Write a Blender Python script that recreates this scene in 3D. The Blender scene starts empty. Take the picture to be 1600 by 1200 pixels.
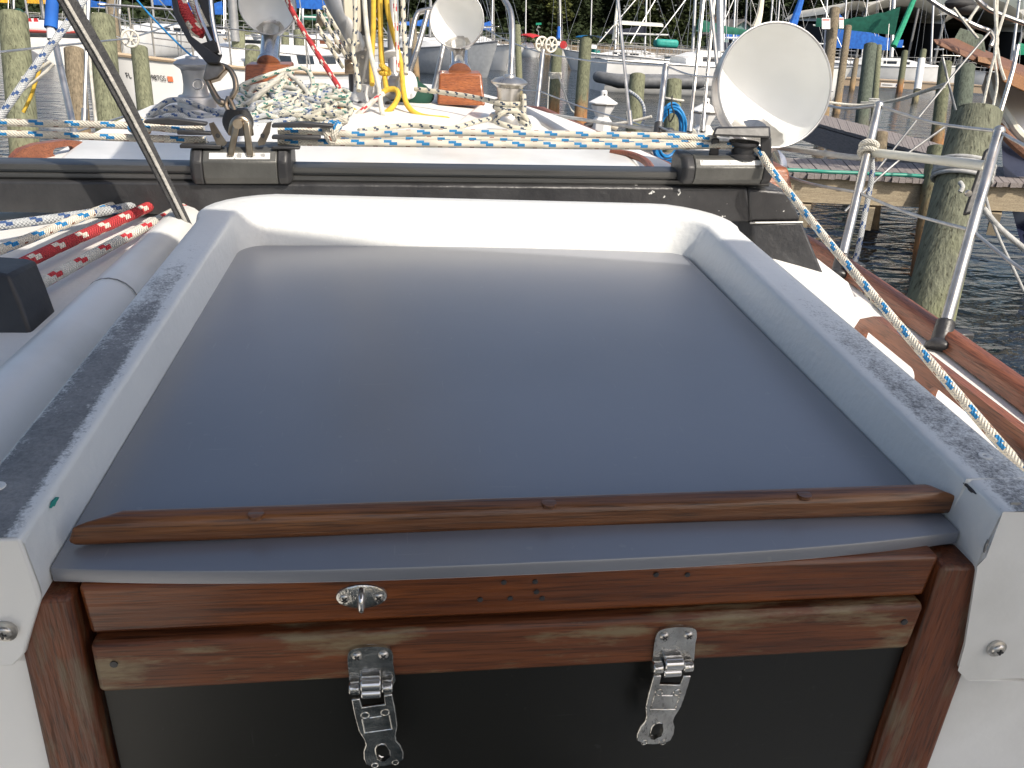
import bpy, math, random
from mathutils import Vector, Matrix
from mathutils.geometry import tessellate_polygon
R_ = math.radians
sc = bpy.context.scene
col = sc.collection
random.seed(7)
# ------------------------------------------------------------------ camera
F = 1290.0                                  # focal length in photo pixels (1600 wide)
CAM = Vector((0, 0, 2.0))                   # 2 m above the water
RX = Vector((0.99163, -0.00382, 0.12905))   # rows: world x, y, z in camera axes (right, down, forward)
RY = Vector((-0.11975, -0.38940, 0.91325))
RZ = Vector((0.04675, -0.92106, -0.38660))
cd = bpy.data.cameras.new('camera'); cam = bpy.data.objects.new('camera', cd); col.objects.link(cam)
right = Vector((RX.x, RY.x, RZ.x)); down = Vector((RX.y, RY.y, RZ.y)); fwd = Vector((RX.z, RY.z, RZ.z))
cam.matrix_world = Matrix(((right.x, -down.x, -fwd.x, CAM.x), (right.y, -down.y, -fwd.y, CAM.y), (right.z, -down.z, -fwd.z, CAM.z), (0, 0, 0, 1)))
cd.sensor_width = 36.0; cd.lens = 36.0 * F / 1600.0; cd.clip_start = 0.02; cd.clip_end = 3000
sc.camera = cam
# ------------------------------------------------------------------ sky, sun, exposure
SUN_AZ, SUN_EL = 143.0, 46.0                # azimuth clockwise from the bow (+Y)
w = bpy.data.worlds.new('World'); sc.world = w; w.use_nodes = True
sky = w.node_tree.nodes.new('ShaderNodeTexSky'); sky.sky_type = 'NISHITA'; sky.sun_disc = False
sky.sun_elevation = R_(SUN_EL); sky.sun_rotation = R_(SUN_AZ); sky.air_density = 1.0; sky.dust_density = 3.5; sky.ozone_density = .7
bg = w.node_tree.nodes['Background']; bg.inputs[1].default_value = 0.13
w.node_tree.links.new(sky.outputs[0], bg.inputs[0])
sl = bpy.data.lights.new('sun', 'SUN'); sl.energy = 3.9; sl.angle = R_(0.5); sl.color = (1.0, 0.92, 0.80)
so = bpy.data.objects.new('sun', sl); col.objects.link(so)
sd = Vector((math.sin(R_(SUN_AZ)) * math.cos(R_(SUN_EL)), math.cos(R_(SUN_AZ)) * math.cos(R_(SUN_EL)), math.sin(R_(SUN_EL))))
so.rotation_euler = sd.to_track_quat('Z', 'Y').to_euler()
sc.view_settings.view_transform = 'Standard'; sc.view_settings.look = 'None'; sc.view_settings.gamma = 1
sc.view_settings.exposure = 0.35
# ------------------------------------------------------------------ points from the survey of the photograph
def ray(px, py):
    c = Vector((px - 800, py - 600, F)) / F
    return Vector((RX.dot(c), RY.dot(c), RZ.dot(c)))
def W(px, py, d): return CAM + ray(px, py) * d                       # at camera depth d
def G(px, py, z=0.0):                                               # on a horizontal plane
    r = ray(px, py); return CAM + r * ((z - CAM.z) / r.z)
TH = R_(3.4)                                                        # the boat floats bow up by 3.4 degrees
BU = Vector((1, 0, 0)); BV = Vector((0, math.cos(TH), math.sin(TH))); BW = Vector((0, -math.sin(TH), math.cos(TH)))
def BP(u, v, ww): return CAM + BU * u + BV * v + BW * ww             # boat axes: athwart, forward, up
def HB(px, py, ww):                                                 # on a plane parallel to the hatch
    r = ray(px, py); return CAM + r * (ww / r.dot(BW))
def VB(px, py, v):                                                  # on an athwartship plane
    r = ray(px, py); return CAM + r * (v / r.dot(BV))
def tob(p):
    q = p - CAM; return (q.dot(BU), q.dot(BV), q.dot(BW))
def px2m(n, d): return n * d / F
# ------------------------------------------------------------------ materials
MATS = {}
def nt(m): return m.node_tree.nodes, m.node_tree.links
def mat(name, c, rough=.5, metal=0.0, c2=None, scale=6.0, stretch=(1, 1, 1), bump=0.0, bscale=60.0, coat=0.0, lo=.35, hi=.65, detail=6.0, spec=.5, bstretch=None, rvar=0.0):
    m = bpy.data.materials.new(name); m.use_nodes = True
    N, L = nt(m); b = N['Principled BSDF']
    tc = N.new('ShaderNodeTexCoord'); mp = N.new('ShaderNodeMapping'); mp.inputs['Scale'].default_value = stretch
    L.new(tc.outputs['Object'], mp.inputs[0])
    n = N.new('ShaderNodeTexNoise'); n.inputs['Scale'].default_value = scale; n.inputs['Detail'].default_value = detail
    L.new(mp.outputs[0], n.inputs[0])
    r = N.new('ShaderNodeValToRGB'); c2 = c2 or tuple(x * .82 for x in c)
    r.color_ramp.elements[0].position = lo; r.color_ramp.elements[1].position = hi
    r.color_ramp.elements[0].color = (*c2, 1); r.color_ramp.elements[1].color = (*c, 1)
    L.new(n.outputs['Fac'], r.inputs[0]); L.new(r.outputs[0], b.inputs['Base Color'])
    b.inputs['Roughness'].default_value = rough; b.inputs['Metallic'].default_value = metal
    b.inputs['Coat Weight'].default_value = coat; b.inputs['Coat Roughness'].default_value = .12
    b.inputs['Specular IOR Level'].default_value = spec
    if rvar:
        mr = N.new('ShaderNodeMapRange'); mr.inputs[3].default_value = max(.02, rough - rvar); mr.inputs[4].default_value = min(1, rough + rvar)
        L.new(n.outputs['Fac'], mr.inputs[0]); L.new(mr.outputs[0], b.inputs['Roughness'])
    if bump:
        n2 = N.new('ShaderNodeTexNoise'); n2.inputs['Scale'].default_value = bscale; n2.inputs['Detail'].default_value = 4
        mp2 = N.new('ShaderNodeMapping'); mp2.inputs['Scale'].default_value = bstretch or stretch
        L.new(tc.outputs['Object'], mp2.inputs[0]); L.new(mp2.outputs[0], n2.inputs[0])
        bp = N.new('ShaderNodeBump'); bp.inputs['Strength'].default_value = bump; bp.inputs['Distance'].default_value = .01
        L.new(n2.outputs['Fac'], bp.inputs['Height']); L.new(bp.outputs[0], b.inputs['Normal'])
    MATS[name] = m
    return m
def math_node(N, L, op, a, b=None):
    q = N.new('ShaderNodeMath'); q.operation = op
    for i, x in enumerate((a, b)):
        if x is None: continue
        if isinstance(x, (int, float)): q.inputs[i].default_value = x
        else: L.new(x, q.inputs[i])
    return q.outputs[0]
def rope_mat(name, c, fleck=None, period=.055, width=.26, fleck2=None, rough=.8):
    """braided rope: UV u runs once round the rope, v is metres along it"""
    m = bpy.data.materials.new(name); m.use_nodes = True; N, L = nt(m); b = N['Principled BSDF']; b.inputs['Roughness'].default_value = rough
    uv = N.new('ShaderNodeUVMap'); uv.uv_map = 'UVMap'; sp = N.new('ShaderNodeSeparateXYZ'); L.new(uv.outputs[0], sp.inputs[0])
    u, v = sp.outputs[0], sp.outputs[1]
    noi = N.new('ShaderNodeTexNoise'); noi.inputs['Scale'].default_value = 30; tc = N.new('ShaderNodeTexCoord'); L.new(tc.outputs['Object'], noi.inputs[0])
    ramp = N.new('ShaderNodeValToRGB'); ramp.color_ramp.elements[0].color = (*[x * .72 for x in c], 1); ramp.color_ramp.elements[1].color = (*c, 1)
    ramp.color_ramp.elements[0].position = .3; ramp.color_ramp.elements[1].position = .6
    L.new(noi.outputs['Fac'], ramp.inputs[0])
    out = ramp.outputs[0]
    def fl(off_u, off_v, wu, wv, colr, src):
        a = math_node(N, L, 'FRACT', math_node(N, L, 'ADD', math_node(N, L, 'DIVIDE', v, period), off_v))
        a = math_node(N, L, 'LESS_THAN', math_node(N, L, 'ABSOLUTE', math_node(N, L, 'SUBTRACT', a, .5)), wv)
        d = math_node(N, L, 'FRACT', math_node(N, L, 'ADD', math_node(N, L, 'MULTIPLY', u, 3.0), off_u))
        d = math_node(N, L, 'LESS_THAN', math_node(N, L, 'ABSOLUTE', math_node(N, L, 'SUBTRACT', d, .5)), wu)
        k = math_node(N, L, 'MULTIPLY', a, d)
        mx = N.new('ShaderNodeMixRGB'); L.new(k, mx.inputs[0]); L.new(src, mx.inputs[1]); mx.inputs[2].default_value = (*colr, 1)
        return mx.outputs[0]
    if fleck:
        out = fl(0, 0, .20, .12, fleck, out); out = fl(.3, .17, .20, .12, fleck, out)
    if fleck2: out = fl(.6, .55, .10, .07, fleck2, out)
    L.new(out, b.inputs['Base Color'])
    # weave: two crossed helices
    s1 = math_node(N, L, 'SINE', math_node(N, L, 'ADD', math_node(N, L, 'MULTIPLY', u, 8 * 6.2832), math_node(N, L, 'MULTIPLY', v, 1050)))
    s2 = math_node(N, L, 'SINE', math_node(N, L, 'SUBTRACT', math_node(N, L, 'MULTIPLY', u, 8 * 6.2832), math_node(N, L, 'MULTIPLY', v, 1050)))
    hgt = math_node(N, L, 'ADD', s1, s2)
    bp = N.new('ShaderNodeBump'); bp.inputs['Strength'].default_value = .55; bp.inputs['Distance'].default_value = .002
    L.new(hgt, bp.inputs['Height']); L.new(bp.outputs[0], b.inputs['Normal'])
    MATS[name] = m; return m
def wood(name, c, c2, axis=0, rough=.35, coat=.3, worn=None, scale=5.0, bump=.25):
    """varnished plank: streaks stretched along one object axis, optional bare grey patches"""
    st = [14, 14, 14]; st[axis] = .9
    m = mat(name, c, rough, c2=c2, scale=scale, stretch=tuple(st), bump=bump, bscale=14, coat=coat, lo=.3, hi=.7, detail=8)
    N, L = nt(m); b = N['Principled BSDF']; src = b.inputs['Base Color'].links[0].from_socket
    tc = N.new('ShaderNodeTexCoord')
    fine = N.new('ShaderNodeTexNoise'); fine.inputs['Scale'].default_value = 9
    mp = N.new('ShaderNodeMapping'); s2 = [60, 60, 60]; s2[axis] = 2.0; mp.inputs['Scale'].default_value = s2
    L.new(tc.outputs['Object'], mp.inputs[0]); L.new(mp.outputs[0], fine.inputs[0])
    rr = N.new('ShaderNodeValToRGB'); rr.color_ramp.elements[0].position = .34; rr.color_ramp.elements[1].position = .5
    rr.color_ramp.elements[0].color = (.35, .35, .35, 1); rr.color_ramp.elements[1].color = (1, 1, 1, 1)
    L.new(fine.outputs['Fac'], rr.inputs[0])
    mx = N.new('ShaderNodeMixRGB'); mx.blend_type = 'MULTIPLY'; mx.inputs[0].default_value = .8
    L.new(src, mx.inputs[1]); L.new(rr.outputs[0], mx.inputs[2]); src = mx.outputs[0]
    if worn:
        n = N.new('ShaderNodeTexNoise'); n.inputs['Scale'].default_value = 3.2; n.inputs['Detail'].default_value = 9; n.inputs['Roughness'].default_value = .62
        mp3 = N.new('ShaderNodeMapping'); s3 = [12, 12, 12]; s3[axis] = 2.6; mp3.inputs['Scale'].default_value = s3
        L.new(tc.outputs['Object'], mp3.inputs[0]); L.new(mp3.outputs[0], n.inputs[0])
        r3 = N.new('ShaderNodeValToRGB'); r3.color_ramp.elements[0].position = .52; r3.color_ramp.elements[1].position = .63
        L.new(n.outputs['Fac'], r3.inputs[0])
        m3 = N.new('ShaderNodeMixRGB'); L.new(r3.outputs[0], m3.inputs[0]); L.new(src, m3.inputs[1]); m3.inputs[2].default_value = (*worn, 1)
        src = m3.outputs[0]
    L.new(src, b.inputs['Base Color'])
    return m
M = MATS
mat('gelcoat', (.80, .80, .78), .34, c2=(.62, .615, .585), scale=5.0, coat=.15, bump=.08, bscale=40, lo=.28, hi=.55, detail=9)
mat('deck_white', (.78, .77, .74), .55, c2=(.64, .63, .60), scale=5.0, bump=.15, bscale=120, lo=.25, hi=.6)
mat('white_plain', (.78, .78, .77), .4, c2=(.70, .70, .68), scale=2.0)
mat('white_enamel', (.86, .87, .86), .3, c2=(.83, .84, .82), scale=8.0)
mat('cream', (.72, .66, .53), .8, c2=(.62, .56, .44))
mat('stainless', (.62, .60, .57), .30, .88, c2=(.46, .44, .41), scale=25, rvar=.1)
mat('chrome', (.72, .71, .70), .16, .95, c2=(.55, .55, .55), scale=40, rvar=.06)
mat('hasp_metal', (.70, .69, .66), .2, 1.0, c2=(.42, .41, .39), scale=55, rvar=.12, bump=.15, bscale=160)
mat('bronze', (.42, .36, .28), .33, 1.0, c2=(.24, .19, .14), scale=30, rvar=.12)
mat('alloy', (.50, .50, .50), .42, .7, c2=(.40, .40, .40), scale=10)
mat('alloy_dull', (.36, .36, .35), .5, .5, c2=(.24, .24, .24), scale=14, bump=.2, bscale=50)
mat('car_grey', (.115, .115, .108), .45, .35, c2=(.085, .085, .08), scale=18, bump=.15, bscale=60)
mat('anodised', (.17, .17, .165), .38, .75, c2=(.12, .12, .115), scale=4, stretch=(1, 20, 20))
mat('black_paint', (.026, .026, .028), .42, c2=(.042, .042, .044), scale=14, bump=.6, bscale=24)
mat('black_plastic', (.022, .022, .024), .45, c2=(.04, .04, .042), scale=20, bump=.1)
mat('black_rubber', (.02, .02, .022), .7, c2=(.035, .035, .035), scale=20)
mat('navy_cloth', (.014, .018, .035), .85, c2=(.009, .012, .024), bump=.4, bscale=12)
mat('navy_hull', (.012, .016, .04), .25, c2=(.02, .025, .05))
mat('blue_cloth', (.012, .13, .50), .8, c2=(.008, .08, .34), scale=4, bump=.6, bscale=7)
mat('green_cloth', (.010, .13, .085), .8, c2=(.006, .09, .06), scale=4, bump=.4, bscale=6)
mat('dark_green_cloth', (.006, .055, .035), .85, c2=(.004, .035, .022), scale=9, bump=.7, bscale=14)
mat('bright_green', (.015, .33, .18), .7, c2=(.01, .22, .12))
mat('teal', (.03, .36, .30), .6, c2=(.02, .26, .22))
mat('red_plain', (.55, .035, .04), .55, c2=(.40, .03, .03))
mat('red_stripe', (.62, .11, .09), .5, c2=(.52, .09, .08))
mat('yellow_cloth', (.72, .40, .02), .8, c2=(.52, .28, .02))
mat('orange_sticker', (.85, .22, .10), .5)
mat('paper_white', (.75, .73, .72), .6)
mat('sticker_white', (.72, .72, .70), .5, c2=(.30, .30, .30), scale=60, lo=.36, hi=.40)
mat('ink', (.02, .02, .025), .6)
mat('sign_green', (.01, .30, .18), .5)
mat('brand_blue', (.02, .03, .15), .5)
mat('glass_dark', (.012, .015, .022), .08, c2=(.02, .025, .03))
mat('glass_blue', (.10, .16, .25), .1, c2=(.08, .12, .2))
mat('grey_rubber', (.16, .165, .175), .6, c2=(.11, .115, .12), scale=5)
mat('grey_hull', (.42, .44, .46), .3, c2=(.36, .38, .40))
mat('tan_canvas', (.42, .38, .32), .9, c2=(.36, .32, .27))
mat('bimini_canvas', (.62, .63, .64), .9, c2=(.56, .57, .58))
_m = M['bimini_canvas']; _N, _L = nt(_m); _t = _N.new('ShaderNodeBsdfTranslucent'); _t.inputs[0].default_value = (.5, .52, .56, 1)
_x = _N.new('ShaderNodeMixShader'); _x.inputs[0].default_value = .16; _o = _N['Material Output']
_L.new(_N['Principled BSDF'].outputs[0], _x.inputs[1]); _L.new(_t.outputs[0], _x.inputs[2]); _L.new(_x.outputs[0], _o.inputs[0])
mat('pvc', (.72, .71, .62), .4, c2=(.62, .60, .50), scale=14)
mat('hose_blue', (.015, .22, .52), .4, c2=(.012, .16, .40), scale=10)
mat('hose_green', (.02, .28, .20), .4, c2=(.015, .2, .14))
mat('webbing', (.035, .035, .038), .85, c2=(.06, .06, .06), scale=80, bump=.5, bscale=200)
mat('webbing_lit', (.46, .44, .40), .85, c2=(.34, .33, .30), scale=80, bump=.5, bscale=200)  # paler copy of the webbing, with the light on the strap in its colour
mat('roller_white', (.78, .74, .64), .5)
mat('wire', (.55, .55, .54), .35, .8, c2=(.42, .42, .42), scale=30)
mat('peach_wall', (.62, .44, .30), .8); mat('teal_wall', (.16, .27, .27), .8); mat('pink_wall', (.45, .29, .22), .8); mat('roof_grey', (.20, .19, .18), .85, c2=(.14, .13, .12))
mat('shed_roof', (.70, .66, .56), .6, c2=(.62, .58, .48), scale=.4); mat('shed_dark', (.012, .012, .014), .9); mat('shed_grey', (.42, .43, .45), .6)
mat('grass', (.10, .13, .04), .9, c2=(.20, .17, .09), scale=.2, bump=.5)
mat('bark', (.10, .075, .055), .9, c2=(.06, .045, .035), stretch=(6, 6, 1), bump=.5)
mat('bulkhead_wood', (.26, .20, .13), .85, c2=(.15, .11, .07), stretch=(3, 3, .4), scale=2)
wood('teak_dark', (.25, .095, .027), (.10, .034, .011), 0, coat=.3)
wood('teak_red', (.225, .062, .012), (.085, .022, .006), 0, rough=.38, coat=.2)
wood('teak_worn', (.18, .052, .014), (.075, .021, .007), 0, rough=.55, coat=.1, worn=(.21, .155, .085))
wood('teak_post', (.17, .047, .014), (.08, .022, .008), 2, rough=.5, coat=.08, worn=(.13, .085, .05))
wood('teak_trim', (.27, .095, .045), (.19, .062, .03), 1, rough=.45, coat=.2)  # own colour of the toe rail, grab rails and hood trim
wood('teak_box', (.36, .115, .035), (.22, .062, .02), 0, rough=.35)
wood('teak_ship', (.24, .115, .062), (.14, .06, .032), 1, rough=.6, coat=0)
wood('orange_wood', (.30, .135, .04), (.19, .08, .022), 1, rough=.5, coat=.1)
wood('dock_plank', (.30, .265, .25), (.20, .175, .17), 1, rough=.9, coat=0)
wood('dock_beam', (.42, .35, .24), (.29, .235, .16), 0, rough=.9, coat=0)
wood('dock_pale', (.52, .40, .28), (.42, .32, .22), 0, rough=.9, coat=0)
rope_mat('rope_blue_fleck', (.78, .73, .62), (.02, .22, .50), .060, fleck2=(.25, .10, .06))
rope_mat('rope_green_fleck', (.74, .72, .61), (.05, .20, .17), .045)
rope_mat('rope_black_fleck', (.68, .64, .52), (.03, .05, .09), .040)
rope_mat('rope_grey_blue', (.50, .52, .53), (.05, .10, .24), .045)
rope_mat('rope_red', (.52, .045, .05), (.75, .68, .58), .060)
rope_mat('rope_white_red', (.74, .71, .63), (.55, .04, .05), .066)
rope_mat('rope_white', (.74, .71, .62)); rope_mat('rope_dock', (.55, .55, .53)); rope_mat('rope_yellow', (.80, .52, .06))
def piling_mat(name, green, brown, dark):
    m = mat(name, green, .9, c2=tuple(x * .52 for x in green), scale=3.0, stretch=(14, 14, .28), bump=.8, bscale=4, bstretch=(22, 22, .3), lo=.32, hi=.66)
    N, L = nt(m); b = N['Principled BSDF']; src = b.inputs['Base Color'].links[0].from_socket
    tc = N.new('ShaderNodeTexCoord'); sp = N.new('ShaderNodeSeparateXYZ'); L.new(tc.outputs['Object'], sp.inputs[0])
    n = N.new('ShaderNodeTexNoise'); n.inputs['Scale'].default_value = 2.2; mpn = N.new('ShaderNodeMapping'); mpn.inputs['Scale'].default_value = (3, 3, .7)
    L.new(tc.outputs['Object'], mpn.inputs[0]); L.new(mpn.outputs[0], n.inputs[0])
    z = math_node(N, L, 'ADD', sp.outputs[2], math_node(N, L, 'MULTIPLY', n.outputs['Fac'], .9))
    r = N.new('ShaderNodeMapRange'); r.inputs[1].default_value = .75; r.inputs[2].default_value = 1.35; L.new(z, r.inputs[0])
    mx = N.new('ShaderNodeMixRGB'); L.new(r.outputs[0], mx.inputs[0]); mx.inputs[1].default_value = (*brown, 1); L.new(src, mx.inputs[2])
    r2 = N.new('ShaderNodeMapRange'); r2.inputs[1].default_value = .35; r2.inputs[2].default_value = .75; L.new(z, r2.inputs[0])
    mx2 = N.new('ShaderNodeMixRGB'); L.new(r2.outputs[0], mx2.inputs[0]); mx2.inputs[1].default_value = (*dark, 1); L.new(mx.outputs[0], mx2.inputs[2])
    # drying cracks
    cr = N.new('ShaderNodeTexNoise'); cr.inputs['Scale'].default_value = 7; mpc = N.new('ShaderNodeMapping'); mpc.inputs['Scale'].default_value = (9, 9, .12)
    L.new(tc.outputs['Object'], mpc.inputs[0]); L.new(mpc.outputs[0], cr.inputs[0])
    rc = N.new('ShaderNodeValToRGB'); rc.color_ramp.elements[0].position = .33; rc.color_ramp.elements[1].position = .40
    rc.color_ramp.elements[0].color = (.3, .28, .25, 1); rc.color_ramp.elements[1].color = (1, 1, 1, 1); L.new(cr.outputs['Fac'], rc.inputs[0])
    mx3 = N.new('ShaderNodeMixRGB'); mx3.blend_type = 'MULTIPLY'; mx3.inputs[0].default_value = .8; L.new(mx2.outputs[0], mx3.inputs[1]); L.new(rc.outputs[0], mx3.inputs[2])
    L.new(mx3.outputs[0], b.inputs['Base Color'])
piling_mat('piling_green', (.215, .225, .14), (.24, .21, .12), (.05, .045, .035))
piling_mat('piling_big', (.20, .208, .145), (.20, .21, .11), (.05, .05, .035))
piling_mat('piling_tan', (.26, .21, .14), (.30, .20, .10), (.06, .045, .03))
piling_mat('piling_rust', (.17, .18, .11), (.30, .14, .05), (.06, .04, .03))
piling_mat('piling_dark', (.125, .15, .115), (.13, .13, .10), (.04, .04, .03))
def acrylic(name, base, rough, spec=.5):
    m = mat(name, base, rough, c2=tuple(x * .74 for x in base), scale=2.2, rvar=.07, spec=spec, lo=.36, hi=.62, detail=5)
    return m
acrylic('smoked_acrylic', (.165, .178, .212), .34, 1.0)
_b = M['smoked_acrylic'].node_tree.nodes['Principled BSDF']; _b.inputs['IOR'].default_value = 1.7
_b.inputs['Sheen Weight'].default_value = 1.0; _b.inputs['Sheen Roughness'].default_value = .30; _b.inputs['Sheen Tint'].default_value = (1, .96, .95, 1)   # sheen stands in for pale grazing reflection on the crazed, frosted acrylic
acrylic('smoked_panel', (.012, .012, .0105), .36, .35)
for _n, _amt in (('smoked_acrylic', .10), ('smoked_panel', .05)):        # dust specks and fine scratches
    _N, _L = nt(M[_n]); _bb = _N['Principled BSDF']; _src = _bb.inputs['Base Color'].links[0].from_socket; _tc = _N.new('ShaderNodeTexCoord')
    for _sc, _st, _lo in ((90, (1, 1, 1), .70), (14, (1, 22, 22), .70), (9, (30, 2, 2), .71)):
        _mp = _N.new('ShaderNodeMapping'); _mp.inputs['Scale'].default_value = _st; _mp.inputs['Rotation'].default_value = (0, 0, .3 if _sc < 90 else 0); _L.new(_tc.outputs['Object'], _mp.inputs[0])
        _no = _N.new('ShaderNodeTexNoise'); _no.inputs['Scale'].default_value = _sc; _no.inputs['Detail'].default_value = 3; _L.new(_mp.outputs[0], _no.inputs[0])
        _r = _N.new('ShaderNodeMapRange'); _r.inputs[1].default_value = _lo; _r.inputs[2].default_value = _lo + .05; _r.inputs[4].default_value = .25; _L.new(_no.outputs['Fac'], _r.inputs[0])
        _mx = _N.new('ShaderNodeMixRGB'); _L.new(_r.outputs[0], _mx.inputs[0]); _L.new(_src, _mx.inputs[1]); _mx.inputs[2].default_value = (.30 if _amt > .06 else .06,) * 3 + (1,); _src = _mx.outputs[0]
    _L.new(_src, _bb.inputs['Base Color'])
# weathered gelcoat of the hatch coaming: grey grime on the level top, heavier aft, ragged bare edges
def coaming_mat():
    m = mat('coaming_gelcoat', (.76, .77, .76), .35, c2=(.70, .71, .70), scale=4, bump=.12, bscale=90)
    N, L = nt(m); b = N['Principled BSDF']; src = b.inputs['Base Color'].links[0].from_socket
    at = N.new('ShaderNodeAttribute'); at.attribute_name = 'grime'
    tc = N.new('ShaderNodeTexCoord')
    def nz(sc_, dt, ro=.6):
        n = N.new('ShaderNodeTexNoise'); n.inputs['Scale'].default_value = sc_; n.inputs['Detail'].default_value = dt; n.inputs['Roughness'].default_value = ro; L.new(tc.outputs['Object'], n.inputs[0])
        return math_node(N, L, 'SUBTRACT', n.outputs['Fac'], .5)
    k = math_node(N, L, 'ADD', at.outputs['Fac'], math_node(N, L, 'MULTIPLY', nz(110, 6, .8), 1.0))
    k = math_node(N, L, 'ADD', k, math_node(N, L, 'MULTIPLY', nz(420, 2), .7))
    k = math_node(N, L, 'ADD', k, math_node(N, L, 'MULTIPLY', nz(14, 4), .55))
    r = N.new('ShaderNodeMapRange'); r.inputs[1].default_value = .36; r.inputs[2].default_value = .70; L.new(k, r.inputs[0])
    g2 = N.new('ShaderNodeMixRGB'); L.new(math_node(N, L, 'ADD', math_node(N, L, 'ADD', math_node(N, L, 'MULTIPLY', nz(240, 5, .8), 1.8), nz(25, 4)), .45), g2.inputs[0]); g2.inputs[1].default_value = (.13, .137, .147, 1); g2.inputs[2].default_value = (.32, .325, .33, 1)
    mx = N.new('ShaderNodeMixRGB'); L.new(r.outputs[0], mx.inputs[0]); L.new(src, mx.inputs[1]); L.new(g2.outputs[0], mx.inputs[2])
    L.new(mx.outputs[0], b.inputs['Base Color'])
    rr = N.new('ShaderNodeMapRange'); rr.inputs[3].default_value = .35; rr.inputs[4].default_value = .8; L.new(r.outputs[0], rr.inputs[0]); L.new(rr.outputs[0], b.inputs['Roughness'])
coaming_mat()
def chip_mat():
    m = MATS['black_paint'].copy(); m.name = 'chipped_black_paint'; MATS['chipped_black_paint'] = m
    N, L = nt(m); b = N['Principled BSDF']; src = b.inputs['Base Color'].links[0].from_socket
    tc = N.new('ShaderNodeTexCoord'); n = N.new('ShaderNodeTexNoise'); n.inputs['Scale'].default_value = 60; n.inputs['Detail'].default_value = 8; L.new(tc.outputs['Object'], n.inputs[0])
    r = N.new('ShaderNodeValToRGB'); r.color_ramp.elements[0].position = .66; r.color_ramp.elements[1].position = .67; L.new(n.outputs['Fac'], r.inputs[0])
    mx = N.new('ShaderNodeMixRGB'); sx_ = N.new('ShaderNodeSeparateXYZ'); L.new(tc.outputs['Object'], sx_.inputs[0]); L.new(math_node(N, L, 'MULTIPLY', r.outputs[0], math_node(N, L, 'GREATER_THAN', sx_.outputs[0], .60)), mx.inputs[0]); L.new(src, mx.inputs[1]); mx.inputs[2].default_value = (.6, .6, .58, 1); L.new(mx.outputs[0], b.inputs['Base Color'])
chip_mat()
def water_mat():
    m = bpy.data.materials.new('water'); m.use_nodes = True; N, L = nt(m); b = N['Principled BSDF']; MATS['water'] = m
    b.inputs['Base Color'].default_value = (.010, .016, .020, 1); b.inputs['Roughness'].default_value = .06; b.inputs['IOR'].default_value = 1.33
    tc = N.new('ShaderNodeTexCoord')
    def noise(scale, st):
        mp = N.new('ShaderNodeMapping'); mp.inputs['Scale'].default_value = st; L.new(tc.outputs['Object'], mp.inputs[0])
        n = N.new('ShaderNodeTexNoise'); n.inputs['Scale'].default_value = scale; n.inputs['Detail'].default_value = 3; n.inputs['Distortion'].default_value = .6; L.new(mp.outputs[0], n.inputs[0]); return n.outputs['Fac']
    h = math_node(N, L, 'ADD', math_node(N, L, 'MULTIPLY', noise(1.5, (.8, 1.4, 1)), 1.0), math_node(N, L, 'MULTIPLY', noise(5.0, (.8, 1.3, 1)), .28))
    bp = N.new('ShaderNodeBump'); bp.inputs['Strength'].default_value = 1.0; bp.inputs['Distance'].default_value = .11
    L.new(h, bp.inputs['Height']); L.new(bp.outputs[0], b.inputs['Normal'])
water_mat()
def leaf_mat(name, c, c2):
    m = mat(name, c, .8, c2=c2, scale=.5, lo=.3, hi=.7, spec=.2); return m
leaf_mat('leaf_dark', (.034, .048, .018), (.016, .026, .011)); leaf_mat('leaf_mid', (.055, .070, .022), (.026, .036, .014)); leaf_mat('leaf_light', (.10, .11, .03), (.05, .06, .02))
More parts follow.
